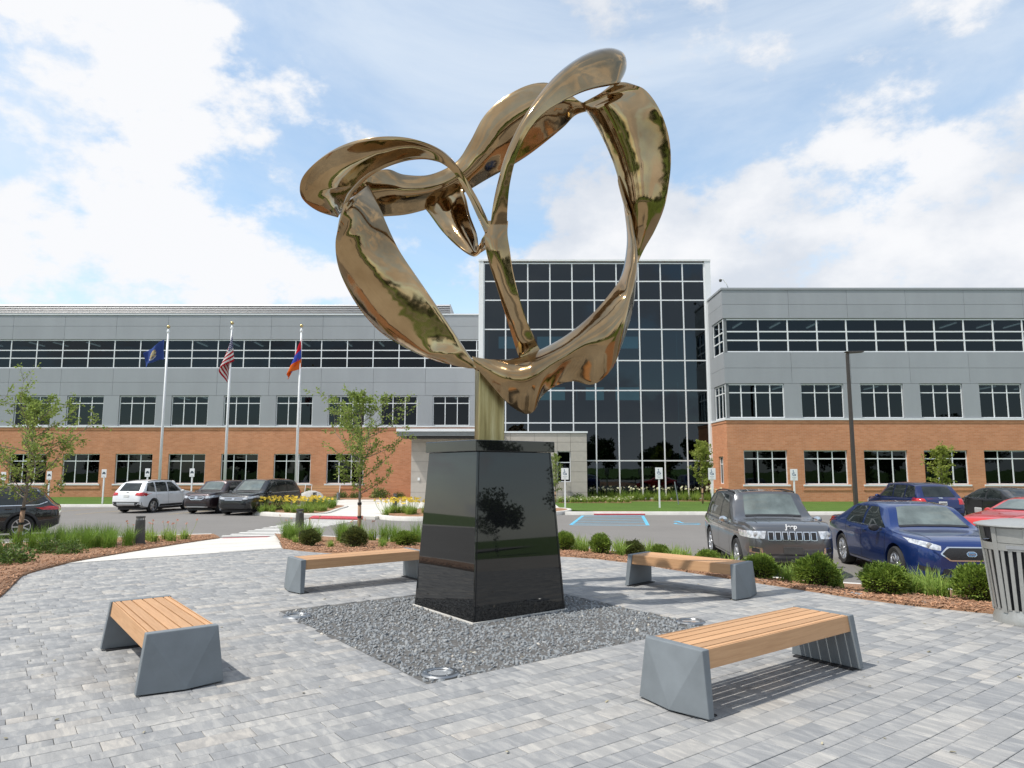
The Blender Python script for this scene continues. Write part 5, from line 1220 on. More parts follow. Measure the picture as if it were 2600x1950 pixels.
# black sport utility at the left edge
g = suv(4.62, 1.86, 1.67, 2.70, .90, .37, hood=1.08, nose=1.0, beltz=1.02, cowl=1.15, roof_front=.40, roof_back=-1.62, rear_top=-2.12, wroof=.73, arch=None)
g['chrome_line'] = [(-1.95, 1.16), (-1.7, 1.06), (-.6, 1.05), (.9, 1.04)]; g['arch'] = M['black_plastic']; g['tail'] = ([(.66, .90), (.90, .90)], [(.68, 1.0), (.90, 1.02)]); g['tail_side'] = ([(-2.25, .90), (-2.12, .91)], [(-2.25, 1.02), (-2.10, 1.0)]); g['rim'] = 'seven'; g['roofrail'] = (-1.6, .3, M['black_plastic']); g['cladding'] = .14
car('parked_car', g, (-17.55, 23.35, LOTZ), (-.86, -.5), 'black sport utility vehicle side-on at the left edge, its rear to the right', carpaint('black paint with metallic', (.012, .012, .014), .4, .25))
# ================================================================== PLANTS
def leaf_quads(C, D, Nn, Ln, Wn):
    """diamond leaves: centre, direction, normal, length, width arrays -> verts, faces"""
    D = D / np.linalg.norm(D, axis=1)[:, None]; S_ = np.cross(D, Nn); S_ /= np.linalg.norm(S_, axis=1)[:, None] + 1e-9
    up = np.cross(S_, D)
    a = C; b = C + D * (Ln * .45)[:, None] + S_ * (Wn * .5)[:, None] + up * (Wn * .12)[:, None]; c = C + D * Ln[:, None]; d = C + D * (Ln * .45)[:, None] - S_ * (Wn * .5)[:, None] + up * (Wn * .12)[:, None]
    V = np.stack([a, b, c, d], 1).reshape(-1, 3); n = len(C); F = np.arange(n * 4).reshape(n, 4)
    return V, F
def unit(n, r): v = r.normal(size=(n, 3)); return v / np.linalg.norm(v, axis=1)[:, None]
# ---- clipped yew balls
def yew_mesh(seed, mat, n=5200):
    r = np.random.default_rng(seed); U = unit(n, r); U[:, 2] = np.abs(U[:, 2]) * np.where(r.random(n) < .82, 1, -.55)
    U /= np.linalg.norm(U, axis=1)[:, None]
    ph = r.uniform(0, 6.28, 6); k = 1 + .16 * np.sin(5 * U[:, 0] + ph[0]) * np.sin(5 * U[:, 1] + ph[1]) + .10 * np.sin(8 * U[:, 2] + ph[2]) * np.sin(9 * U[:, 0] + ph[3])
    C = U * (k * r.uniform(.72, 1.0, n))[:, None]; 
    tuft = r.random(n) < .10; C[tuft] *= r.uniform(1.0, 1.28, tuft.sum())[:, None]
    D = U + unit(n, r) * .75 + np.array([0, 0, .35]); V, F = leaf_quads(C, D, unit(n, r), r.uniform(.12, .26, n), r.uniform(.05, .10, n))
    V[:, 2] = V[:, 2] * .88 + .72
    return np_mesh('foliage', V, F, mat)
core_ = bmesh.new(); bmesh.ops.create_icosphere(core_, subdivisions=2, radius=.74)  # solid ball behind the needles, the shrub's inner shade put into its dark colour
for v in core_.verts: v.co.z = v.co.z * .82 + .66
core_me = bpy.data.meshes.new('dark_core'); core_.to_mesh(core_me); core_.free(); core_me.materials.append(pm('shrub dark core', (.030, .026, .014), .95, var=.5, scale=20))
YEW = [yew_mesh(21, M['yew']), yew_mesh(22, M['yew']), yew_mesh(23, M['yew_dark'])]
def yew(x, y, rad_, v, label, rz=0):
    r = empty('yew_shrub', (x, y, gz(x, y) - .02), rz); tag(r, label, 'shrub', 'round clipped shrubs along the bed')
    q1, q2 = random.Random(int(x * 97)).uniform(.9, 1.12), random.Random(int(y * 89)).uniform(.9, 1.1); r.scale = (rad_ * .72 * q1, rad_ * .72 * q2, rad_ * .74 * (2 - q1)); add('foliage', YEW[v], r); add('dark_core', core_me, r)
for i, (x, y, q, v, lab) in enumerate((
    (5.40, 10.42, .40, 0, 'round bright green shrub in front of the blue sedan, left of its grille'), (4.64, 10.95, .37, 0, 'round green shrub below the licence plate of the grey sport utility vehicle'), (4.02, 11.6, .34, 1, 'round green shrub just behind the right end of the far right bench'),
    (3.62, 13.3, .30, 1, 'low round shrub by the front wheel of the grey sport utility vehicle'), (3.02, 14.6, .27, 0, 'small round shrub seen over the middle of the far right bench'), (2.55, 15.0, .27, 2, 'small round shrub seen over the left end of the far right bench'), (1.82, 14.75, .30, 0, 'round shrub left of the far right bench, right of the pedestal'), (1.12, 15.3, .31, 1, 'round shrub half hidden by the right edge of the pedestal'),
    (6.42, 9.9, .39, 1, 'round green shrub immediately left of the litter bin'), (-4.62, 16.3, .30, 2, 'dark round shrub at the left end of the bed behind the left rear bench'), (-3.50, 15.95, .34, 2, 'dark round shrub at the foot of the young tree behind the rear bench'), (-2.52, 16.9, .32, 1, 'low dark shrub just left of the pedestal behind the rear bench'))):
    yew(x, y, q, v, lab, i * 1.7)
# ---- grass and lily clumps
def clump(seed, n, hmin, hmax, spread, w, droop):
    r = random.Random(seed); mb = MB()
    for _ in range(n):
        a = r.uniform(0, 6.283); l = r.uniform(hmin, hmax); lean = r.uniform(.1, 1) * spread; b0 = Vector((r.gauss(0, .05), r.gauss(0, .05), 0)); d = Vector((math.cos(a), math.sin(a), 0)); sd = Vector((-d.y, d.x, 0)); tw = r.uniform(-.5, .5); sd = (sd + d * tw).normalized()
        b = len(mb.v)
        for k in range(4):
            t = k / 3; p = b0 + d * (lean * l * (t ** 1.6)) + Vector((0, 0, l * (t - droop * t * t * lean))); ww = w * (1 - t) ** .6 * (1 if k else .7)
            if k < 3: mb.v += [tuple(p - sd * ww / 2), tuple(p + sd * ww / 2)]
            else: mb.v.append(tuple(p))
        mb.f += [(b, b + 1, b + 3, b + 2), (b + 2, b + 3, b + 5, b + 4), (b + 4, b + 5, b + 6)]
    return mb
GR = [clump(s, 190, .35, .62, .75, .010, .45).mesh('blades', M['grassblade']) for s in (1, 2, 3)]
LI = [clump(s, 90, .25, .48, .95, .022, .55).mesh('leaves', M['lilyleaf']) for s in (4, 5, 6)]
def flowers(seed, n, h0, h1, sp, size, mat):
    r = random.Random(seed); mb = MB(); st_ = MB()
    for _ in range(n):
        x, y, z = r.gauss(0, sp), r.gauss(0, sp), r.uniform(h0, h1); st_.tube([(x * .3, y * .3, 0), (x * .8, y * .8, z * .6), (x, y, z)], .004, 4)
        tilt = Matrix.Translation((x, y, z)) @ Euler((r.uniform(.2, 1.2), 0, r.uniform(0, 6.3))).to_matrix().to_4x4()
        for k in range(6):
            m = tilt @ Matrix.Rotation(k * math.pi / 3, 4, 'Z'); s = size
            mb.quad(*[m @ Vector(p) for p in ((0, 0, 0), (s * .55, -s * .26, s * .42), (s * 1.05, 0, s * .5), (s * .55, s * .26, s * .42))])
    return mb, st_
def fl_mesh(seed, n, h0, h1, sp, size, mat):
    a, b = flowers(seed, n, h0, h1, sp, size, mat); return a.mesh('flowers', mat), b.mesh('stems', M['lilyleaf'])
FY = [fl_mesh(s, 9, .40, .62, .24, .070, M['petal_yellow']) for s in (1, 2, 3)]
FR = [fl_mesh(s, 3, .40, .60, .16, .042, M['petal_red']) for s in (4, 5)]
FW = [fl_mesh(s, 4, .35, .62, .25, .065, M['petal_white']) for s in (6, 7)]
FYs = [fl_mesh(s, 9, .16, .30, .26, .05, M['petal_white']) for s in (8, 9)]
cnt = 0
def plant(kind, x, y, s, label, group, fl=None, z=None):
    global cnt; cnt += 1
    nm = {'grass': 'ornamental_grass', 'lily': 'daylily'}[kind]
    r = empty(nm, (x, y, (gz(x, y) if z is None else z) - .01), cnt * 2.1); r.scale = (s, s, s); tag(r, label, 'grass' if kind == 'grass' else 'flower', group)
    add('blades' if kind == 'grass' else 'leaves', (GR if kind == 'grass' else LI)[cnt % 3], r)
    if fl: a, b = fl[cnt % len(fl)]; tag(add('flowers', a, r), kind='stuff'); tag(add('stems', b, r), kind='stuff')
rr_ = random.Random(5)
for x, y, s in ((-11.6, 17.3, 1.15), (-11.1, 17.0, 1.2), (-10.7, 17.5, 1.25), (-10.5, 16.9, 1.1), (-10.2, 17.6, 1.25), (-9.95, 16.75, 1.15), (-9.75, 17.3, 1.2), (-9.5, 16.9, 1.05), (-11.4, 18.0, 1.2), (-10.9, 18.3, 1.2), (-12.1, 17.5, 1.1), (-9.6, 17.9, 1.1), (-10.3, 18.3, 1.2), (-12.0, 16.6, 1.0), (-12.6, 17.1, 1.1)):
    plant('grass', x, y, s, 'tall bright green ornamental grass in the left bed round the young tree', 'tall grasses of the left bed')
for x, y, s in ((-5.6, 18.2, 1.1), (-5.15, 18.0, 1.15), (-4.8, 17.6, .9), (-4.05, 17.3, 1.2), (-3.75, 17.6, 1.15), (-4.35, 18.2, 1.1), (-2.95, 17.9, 1.1), (-2.45, 18.4, 1.15), (-1.9, 18.0, 1.1), (-1.4, 17.6, 1.0), (-3.3, 18.5, 1.1), (-6.0, 19.0, 1.1), (-2.1, 17.2, .8)):
    plant('grass', x, y, s, 'green ornamental grass behind the dark shrubs of the middle bed', 'grasses of the middle bed')
for x, y, s in ((-4.05, 15.95, .55), (-2.95, 16.3, .7), (-5.1, 16.9, .6)): plant('lily', x, y, s, 'small pale daylily tuft on the mulch between the dark shrubs', 'small daylily tufts in the middle bed')
for lab, pts in (('bright daylily clump before the right headlight of the grey sport utility vehicle', ((4.38, 11.45, .95), (4.3, 12.2, .95), (4.75, 12.0, .9))), ('bright daylily clump between the grey vehicle and the blue sedan', ((4.95, 11.0, .9), (5.05, 11.5, .9), (5.6, 11.2, .95))), ('bright daylily clump under the blue sedan grille, between two shrubs', ((5.78, 10.5, 1.05), (6.0, 10.15, 1.1), (6.2, 10.75, 1.1), (6.7, 10.7, 1.0), (5.95, 10.5, .95))),
                ('bright daylily clump behind the right end of the far right bench', ((3.85, 12.6, 1.0), (3.35, 13.9, 1.0), (3.25, 14.2, .9), (3.4, 14.9, 1.0))), ('bright daylily clump behind the left end of the far right bench', ((2.25, 15.1, 1.05), (2.2, 14.6, .9), (2.95, 15.4, 1.05), (2.0, 15.9, 1.0))), ('bright daylily clump just right of the pedestal', ((1.5, 15.2, 1.0), (1.45, 15.9, 1.0), (.8, 16.2, 1.0)))):
    for x, y, s in pts: plant('lily', x, y, s, lab, 'daylily clumps of the right bed')
for x, y in ((-10.3, 20.2), (-9.9, 20.5), (-9.6, 20.9), (-9.5, 19.9), (-10.7, 20.0), (-9.85, 19.6)): plant('lily', x, y, 1.0, 'daylily with small red flowers beside the left bollard', 'red daylilies by the left bollard', FR)
for x, y in ((-6.3, 20.3), (-5.9, 20.8), (-4.4, 19.4), (-3.9, 19.8)): plant('lily', x, y, 1.05, 'daylily with salmon flowers behind the middle bed grasses', 'salmon daylilies of the middle bed', FR)
for k in range(17):
    x = -12.2 + 2.9 * rr_.random(); y = 34.0 + (x + 12.2) * -.15 + 2.2 * rr_.random(); plant('lily', x, y, 1.2, 'yellow daylily in the kerbed island by the black minivan', 'yellow daylilies of the left island', FY)
for k in range(7): plant('grass', -10.8 + 1.4 * rr_.random(), 36.8 + 2.6 * rr_.random(), 1.25, 'green grass at the back of the left daylily island', 'grasses of the left island')
for k in range(16):
    x = -5.7 + 3.0 * rr_.random(); y = 32.0 + 2.2 * rr_.random() - .1 * (x + 5); plant('lily', x, y, 1.2, 'yellow daylily in the island just left of the pedestal', 'yellow daylilies of the right island', FY)
for k in range(34):
    x = 4.9 + 9.2 * k / 33 + rr_.uniform(-.1, .1); plant('lily' if k % 3 else 'grass', x, 46.9 + rr_.uniform(-.5, .5), 1.5, 'leafy border plant at the foot of the glass tower', 'border plants along the glass tower', FW if k % 3 else None, FK + .02)
for k in range(12): plant('lily', 3.0 + 4.2 * k / 11, 44.3 + rr_.uniform(-.2, .2), 1.25, 'low cream flowered plant edging the lawn in front of the beige block', 'cream edging flowers by the beige block', FYs, FK + .02)
strip_ = sheet('border_bed', [(2.9, 43.8), (7.4, 43.8), (7.6, 46.0), (13.9, 46.0), (13.9, 48.8), (4.95, 48.8), (4.95, 45.2), (2.9, 45.2)], FK + .026, M['mulch'])
# ---- leafy small shrubs
def shrub_mesh(seed, n=900):
    r = np.random.default_rng(seed); U = unit(n, r); U[:, 2] = np.abs(U[:, 2]); C = U * r.uniform(.35, 1, n)[:, None] * np.array([1, 1, .95]); C += unit(n, r) * .12
    V, F = leaf_quads(C, U + unit(n, r), unit(n, r), r.uniform(.10, .18, n), r.uniform(.07, .12, n)); V[:, 2] = np.maximum(V[:, 2], 0); return np_mesh('foliage', V, F, M['shrubleaf'])
SHR = [shrub_mesh(31), shrub_mesh(32)]
TWG = MB()
for k in range(9):
    a = k * .7; TWG.tube([(0, 0, 0), (.3 * math.cos(a), .3 * math.sin(a), .4), (.6 * math.cos(a), .6 * math.sin(a), .75)], [.02, .014, .006], 5)
TWG = TWG.mesh('stems', M['bark'])
for i, (x, y, q, lab, z) in enumerate(((-9.15, 13.1, .40, 'leafy green shrub on the mulch at the left edge', None), (-9.42, 15.3, .30, 'small leafy shrub on the mulch in front of the left grasses', None), (-10.1, 15.6, .34, 'loose leafy shrub at the foot of the left young tree', None), (-9.9, 13.9, .36, 'leafy shrub behind the one at the left edge', None),
                                    (-14.6, 50.6, .8, 'loose tall shrub beside the left backed bench by the brick wing', FK), (-12.4, 51.5, .55, 'round shrub left of the right backed bench by the brick wing', FK), (-11.4, 51.7, .5, 'round shrub right of the right backed bench by the brick wing', FK), (-9.6, 51.6, .75, 'loose shrub under the last brick wing window', FK), (-8.2, 51.4, .5, 'round shrub at the beige entrance block end of the brick wing', FK), (4.2, 45.0, .6, 'low dark shrub at the corner of the beige block', FK), (5.2, 46.0, .5, 'low dark shrub between the beige block and the tower border', FK))):
    r = empty('leafy_shrub', (x, y, (gz(x, y) if z is None else z) - .01), i); r.scale = (q, q, q); tag(r, lab, 'shrub', 'leafy shrubs'); add('foliage', SHR[i % 2], r); add('stems', TWG, r)
# ---- young trees
def young_tree(x, y, H, crown0, cw, label, seed, leafmat, nleaf, lean=(0, 0), stake=True, trunk_r=.035, z=None, leaf=.06, ascend=.75):
    r = random.Random(seed); nr = np.random.default_rng(seed); z0 = gz(x, y) if z is None else z
    root = empty('young_tree', (x, y, z0 - .02)); tag(root, label, 'tree', 'young planted trees')
    mb = MB(); tp = [Vector((lean[0] * t * H + r.gauss(0, .012) * (0 < t), lean[1] * t * H + r.gauss(0, .012) * (0 < t), t * H)) for t in np.linspace(0, 1, 9)]
    mb.tube(tp, [trunk_r * (1 - .85 * t) for t in np.linspace(0, 1, 9)], 8); C = []; Dd = []
    def pt(t): f = t * 8; i = min(7, int(f)); return tp[i].lerp(tp[i + 1], f - i)
    nb = 26
    for b in range(nb):
        t = crown0 + (.97 - crown0) * (b / (nb - 1)) ** .9; a = b * 2.4 + r.uniform(-.4, .4); prof = math.sin(math.pi * min(1, .18 + .80 * ((t - crown0) / (1 - crown0)))) ** .8
        l = cw * (.5 + .5 * r.random()) * max(.25, prof); p = pt(t); d = Vector((math.cos(a), math.sin(a), ascend * r.uniform(.5, 1.3))).normalized(); path = [p]
        for k in range(5):
            d = (d + Vector((r.gauss(0, .18), r.gauss(0, .18), r.gauss(.05, .12)))).normalized(); path.append(path[-1] + d * l / 5)
        rb_ = trunk_r * .42 * (1 - .6 * t); mb.tube(path, [rb_ * (1 - .8 * k / 5) for k in range(6)], 5, False)
        for k in range(1, 6):
            for _ in range(2):
                q = path[k - 1].lerp(path[k], r.random()); d2 = (d + Vector((r.gauss(0, .7), r.gauss(0, .7), r.gauss(.1, .5)))).normalized(); l2 = l * r.uniform(.18, .42); tw = [q, q + d2 * l2 * .5 + Vector((0, 0, .02)), q + d2 * l2]
                mb.tube(tw, [rb_ * .4, rb_ * .28, rb_ * .12], 4, False)
                for _ in range(max(1, nleaf // (nb * 10))):
                    u = r.random() ** .7; C.append(tuple(tw[0].lerp(tw[2], u) + Vector((r.gauss(0, .035), r.gauss(0, .035), r.gauss(0, .035))))); Dd.append(tuple((d2 + Vector((r.gauss(0, .8), r.gauss(0, .8), r.gauss(-.25, .6)))).normalized()))
    n = len(C); V_, F_ = leaf_quads(np.array(C), np.array(Dd), unit(n, nr), nr.uniform(.7, 1.25, n) * leaf, nr.uniform(.42, .7, n) * leaf)
    add('crown', np_mesh('crown', V_, F_, leafmat), root); mb.build('trunk', M['bark'], root, smooth=True)
    wr = MB(); hh = min(crown0 * H, 1.0); wr.tube([pt(.01), pt(hh * .5 / H), pt(hh / H)], [trunk_r * 1.12, trunk_r * 1.06, trunk_r * 1.02], 10); wr.build('trunk_guard', M['trunk_wrap'], root, smooth=True)
    for f in (.62, .98): q = pt(hh * f / H); MB().lathe([(trunk_r * 1.3, -.03), (trunk_r * 1.3, .03)], 10, Matrix.Translation(q)).build('tree_tie', M['black_strap'], root)
    return root
young_tree(-12.15, 17.6, 3.65, .30, 2.05, 'young sparse tree with orange trunk guard in the left bed, before the black vehicle', 3, M['leaf'], 5200, lean=(.05, 0), trunk_r=.05, leaf=.075, ascend=.55)
young_tree(-4.15, 19.3, 3.95, .31, 2.05, 'slender young tree with open crown behind the left rear bench', 8, M['leaf'], 5600, trunk_r=.045, leaf=.075, ascend=.7)
young_tree(11.55, 43.0, 3.7, .28, 1.35, 'yellow-green young tree at the corner of the right wing and glass tower', 15, M['leaf_yellow'], 3600, trunk_r=.05, z=FK + .02, leaf=.13, ascend=.9)
young_tree(25.1, 41.3, 3.3, .30, 1.25, 'pale green young tree in front of the right wing above the navy crossover', 17, M['leaf_yellow'], 3200, trunk_r=.05, z=FK + .02, leaf=.12, ascend=.9)
young_tree(2.75, 44.6, 3.0, .25, .8, 'thin young tree by the beige block window, right of the pedestal', 19, M['leaf'], 1500, trunk_r=.04, z=FK + .02, leaf=.10)
sk = empty('tree_stake', (9.9, 42.2, FK)); tag(sk, 'pale leaning timber stake beside the yellow-green young tree', 'stake'); MB().tube([(0, 0, 0), (-.18, .1, 1.35)], .035, 6).build('pole', M['bench_concrete'], sk)
# ---- belt of trees and lawn across the street behind the photographer, mirrored in glass and bronze
def tree_belt():
    r = np.random.default_rng(77); C = []
    for k in range(36):                                                # an open grove beyond the street and round both flanks
        a = R(168 + 204 * k / 35); d = r.uniform(40, 60); x0, y0, h, w = d * math.cos(a) * 1.25 + r.uniform(-3, 3), d * math.sin(a) + r.uniform(-3, 3) - 2, r.uniform(6, 11), r.uniform(2.4, 4.2)
        for _ in range(9):
            c = unit(1, r)[0] * r.uniform(.2, .85) * np.array([w, w, h * .36]); n = 330; U = unit(n, r) * r.uniform(.2, 1, n)[:, None] ** .45
            C.append(U * r.uniform(.30, .55) * np.array([w, w, h * .30]) + c + np.array([x0, y0, h * .58 - .6]))
        n = 60; C.append(np.stack([x0 + r.normal(0, .12, n), y0 + r.normal(0, .12, n), r.uniform(-.6, h * .5, n)], -1))
    for k in range(26):                                                # low dark hedge masses at the forecourt edge, added unseen to break up reflections
        x0, y0, h, w = -26 + 52 * k / 25 + r.uniform(-.6, .6), -17 + r.uniform(-.6, .6), r.uniform(.7, 1.4), r.uniform(.9, 1.5)
        n = 260; U = unit(n, r); C.append(U * np.array([w, .8, h * .6]) + np.array([x0, y0, h * .4 - .6]))
    C = np.concatenate(C); n = len(C); sz_ = np.where(C[:, 1] > -19, .3, .5); V, F = leaf_quads(C, unit(n, r), unit(n, r), r.uniform(.7, 1.4, n) * sz_, r.uniform(.5, 1.0, n) * sz_); return V, F
o = add('tree_belt', np_mesh('tree_belt', *tree_belt(), M['far_leaf'])); tag(o, 'belt of leafy trees across the street', 'trees', kind='stuff')

# ================================================================== STREET FURNITURE
def bollard(x, y, h, label, z=None, r0=.10):
    r = empty('bollard_light', (x, y, (gz(x, y) if z is None else z))); tag(r, label, 'bollard', 'dark cylindrical bollard lights')
    MB().lathe([(0, -.02), (r0 * 1.25, -.02), (r0 * 1.25, .02), (r0 * 1.02, .022), (r0 * .84, h * .86), (.0, h * .86)], 24).build('shaft', M['bollard'], r, angle=35)
    MB().lathe([(r0 * .50, h * .86), (r0 * .50, h * .93)], 16).build('lens', M['lightglass'], r, smooth=True)
    for k in range(3):
        a = k * 2.094; MB().box(r0 * .70, r0 * .80, -.012, .012, h * .86, h * .94, Matrix.Rotation(a, 4, 'Z')).build('cap_strut', M['bollard'], r)
    MB().lathe([(0, h * .93), (r0 * .5, h * .93), (r0 * .84, h * .945), (r0 * .84, h), (.0, h)], 24).build('cap', M['bollard'], r, angle=35)
bollard(-9.75, 18.7, .72, 'dark bollard light in the left bed beside the concrete path', r0=.135)
bollard(-6.05, 20.3, .78, 'dark bollard light behind the grasses left of the slender young tree', r0=.13)
bollard(-10.35, 37.2, .85, 'small dark bollard light among the yellow daylilies of the left island', r0=.13)
bollard(-6.15, 37.3, .80, 'small dark bollard light at the back of the daylily island left of the pedestal', r0=.13)
M['sign_grey'] = pm('faint grey print', (.52, .54, .54), .6, var=.15, scale=60)
def sign(x, y, top, label, kind, z=FK + .02, h=.62, w=.40):
    r = empty('parking_sign', (x, y, z)); tag(r, label, 'sign', 'white parking signs along the far kerb'); T = top - z
    MB().box(-.04, .04, -.03, .03, -.03, T - .02).build('sign_post', M['white_metal'], r)
    pl = MB().box(-w / 2, w / 2, -.046, -.032, T - h, T).build('sign_plate', M['sign_white'], r, bevel=.006); yf = -.0475
    if kind == 'access':
        b = MB(); c = (-.005, T - .27)
        for i in range(18):
            a0, a1 = 2.5 + 3.6 * i / 18, 2.5 + 3.6 * (i + 1) / 18; b.quad(*[(c[0] + q * math.cos(a), yf, c[1] + q * math.sin(a)) for q, a in ((.075, a0), (.075, a1), (.105, a1), (.105, a0))])
        for i in range(10):
            a0, a1 = .6283 * i, .6283 * (i + 1); b.quad(*[(-.03 + q * math.cos(a), yf, T - .10 + q * math.sin(a)) for q, a in ((0, a0), (.03, a0), (.03, a1), (0, a1))])
        for q in (((-.045, T - .28), (-.015, T - .28), (-.015, T - .135), (-.045, T - .135)), ((-.04, T - .29), (.07, T - .29), (.07, T - .26), (-.04, T - .26)), ((.05, T - .37), (.105, T - .355), (.07, T - .26), (.045, T - .27)), ((-.02, T - .215), (.06, T - .215), (.06, T - .195), (-.02, T - .195))): b.quad(*[(u, yf, v) for u, v in q])
        b.build('wheelchair_symbol', M['sign_blue'], r)
        for z_, w_ in ((.45, .12), (.53, .08)): MB().box(-w_, w_, yf - .0008, yf, T - z_ - .018, T - z_ + .018).build('print_line', M['sign_grey'], r)
    else:
        b = MB()
        for q in (((-.10, T - .28), (.10, T - .28), (.10, T - .21), (-.10, T - .21)), ((-.075, T - .21), (.075, T - .21), (.05, T - .15), (-.05, T - .15)), ((-.085, T - .31), (-.045, T - .31), (-.045, T - .28), (-.085, T - .28)), ((.045, T - .31), (.085, T - .31), (.085, T - .28), (.045, T - .28))): b.quad(*[(u, yf, v) for u, v in q])
        b.build('car_symbol', M['sign_dark'], r); MB().box(-.06, .06, yf - .0008, yf, T - .43, T - .405).build('print_line', M['sign_grey'], r)
for x, y, t_, k, lab in ((2.88, 38.5, 1.73, 'access', 'white wheelchair parking sign on the lawn just right of the pedestal'), (8.0, 38.5, 1.76, 'access', 'white wheelchair parking sign in the middle of the lawn before the glass tower'), (10.88, 38.5, 1.73, 'access', 'white wheelchair parking sign in front of the yellow-green young tree'), (15.34, 38.5, 1.68, 'access', 'white wheelchair parking sign before the brick right wing, above the grey vehicle'),
                        (-24.8, 43, 1.66, 'car', 'white sign with a car symbol left of the white crossover'), (-22.16, 43, 1.71, 'car', 'white sign with a car symbol behind the white crossover'), (-19.45, 43, 1.71, 'car', 'white sign with a car symbol above the plum crossover'), (-28.12, 43, 1.54, 'car', 'white sign with a car symbol behind the left young tree'), (-30.9, 43, 1.5, 'car', 'white sign with a car symbol at the left picture edge')):
    sign(x, y, t_, lab, k, w=.40 if k == 'access' else .30, h=.62 if k == 'access' else .50)
# tall lamp post with flat head
lp = empty('lamp_post', (18.4, 38.0, FK)); tag(lp, 'tall dark bronze lamp post with flat head before the right wing', 'lamp post')
MB().hexa([(-.095, -.095, 0), (.095, -.095, 0), (.095, .095, 0), (-.095, .095, 0), (-.072, -.072, 8.38), (.072, -.072, 8.38), (.072, .072, 8.38), (-.072, .072, 8.38)]).build('pole', M['bronze_pole'], lp, bevel=.01)
MB().hexa([(.05, -.17, 8.40), (.85, -.17, 8.46), (.85, .17, 8.46), (.05, .17, 8.40), (-.12, -.17, 8.50), (.85, -.17, 8.52), (.85, .17, 8.52), (-.12, .17, 8.50)]).build('lamp_head', M['bronze_pole'], lp, bevel=.01)
MB().box(-.22, .22, -.22, .22, -.02, .04).build('base_plate', M['bronze_pole'], lp)
# camera arm on the roof corner
rc = empty('roof_camera', (14.45, 45.75, 13.66)); tag(rc, 'small camera on a curved arm at the roof corner of the right wing', 'camera')
MB().tube([(0, 0, 0), (-.10, 0, .30), (-.30, 0, .60), (-.46, 0, .62)], .035, 8).build('arm', M['white_metal'], rc, smooth=True)
MB().lathe([(.0, .09), (.09, .07), (.10, -.02), (.07, -.09), (0, -.11)], 14, Matrix.Translation((-.50, 0, .55))).build('dome', M['bollard'], rc, smooth=True)
# backed benches and boulder by the brick wing
def back_bench(x, y, rz, label):
    r = empty('backed_bench', (x, y, FK + .012), rz); tag(r, label, 'bench', 'backed benches by the brick wing')
    for i in range(5): MB().box(-.95, .95, -.25 + i * .10, -.165 + i * .10, .42, .45).build('seat_slat', M['wood'], r)
    for i in range(5): MB().box(-.95, .95, .26 + i * .035, .285 + i * .035, .52 + i * .09, .595 + i * .09).build('back_slat', M['wood'], r)
    for s in (-1, 1):
        MB().box(s * .98 - .05, s * .98 + .05, -.28, .28, 0, .47).build('end_panel', M['bench_concrete'], r); MB().tube([(s * .98, .25, .42), (s * .98, .45, 1.02)], .022, 6).build('back_post', M['white_metal'], r)
back_bench(-12.9, 48.7, 0, 'backed wood bench by the brick wing, seen through the slender young tree')
back_bench(-15.3, 48.7, 0, 'backed wood bench by the brick wing, half hidden behind the black minivan')
bo = bmesh.new(); bmesh.ops.create_icosphere(bo, subdivisions=3, radius=1)
for v in bo.verts: v.co *= 1 + .12 * math.sin(3 * v.co.x + 1) * math.cos(4 * v.co.y) + .05 * math.sin(7 * v.co.z + 2 * v.co.x)
bme = bpy.data.meshes.new('boulder'); bo.to_mesh(bme); bo.free(); bme.materials.append(M['boulder']); bme.polygons.foreach_set('use_smooth', [True] * len(bme.polygons))
o = add('boulder', bme, None, (-12.1, 42.3, FK + .2), (0, 0, .4), (1.1, .7, .55)); tag(o, 'pale rounded boulder behind the daylily island by the black minivan', 'boulder')

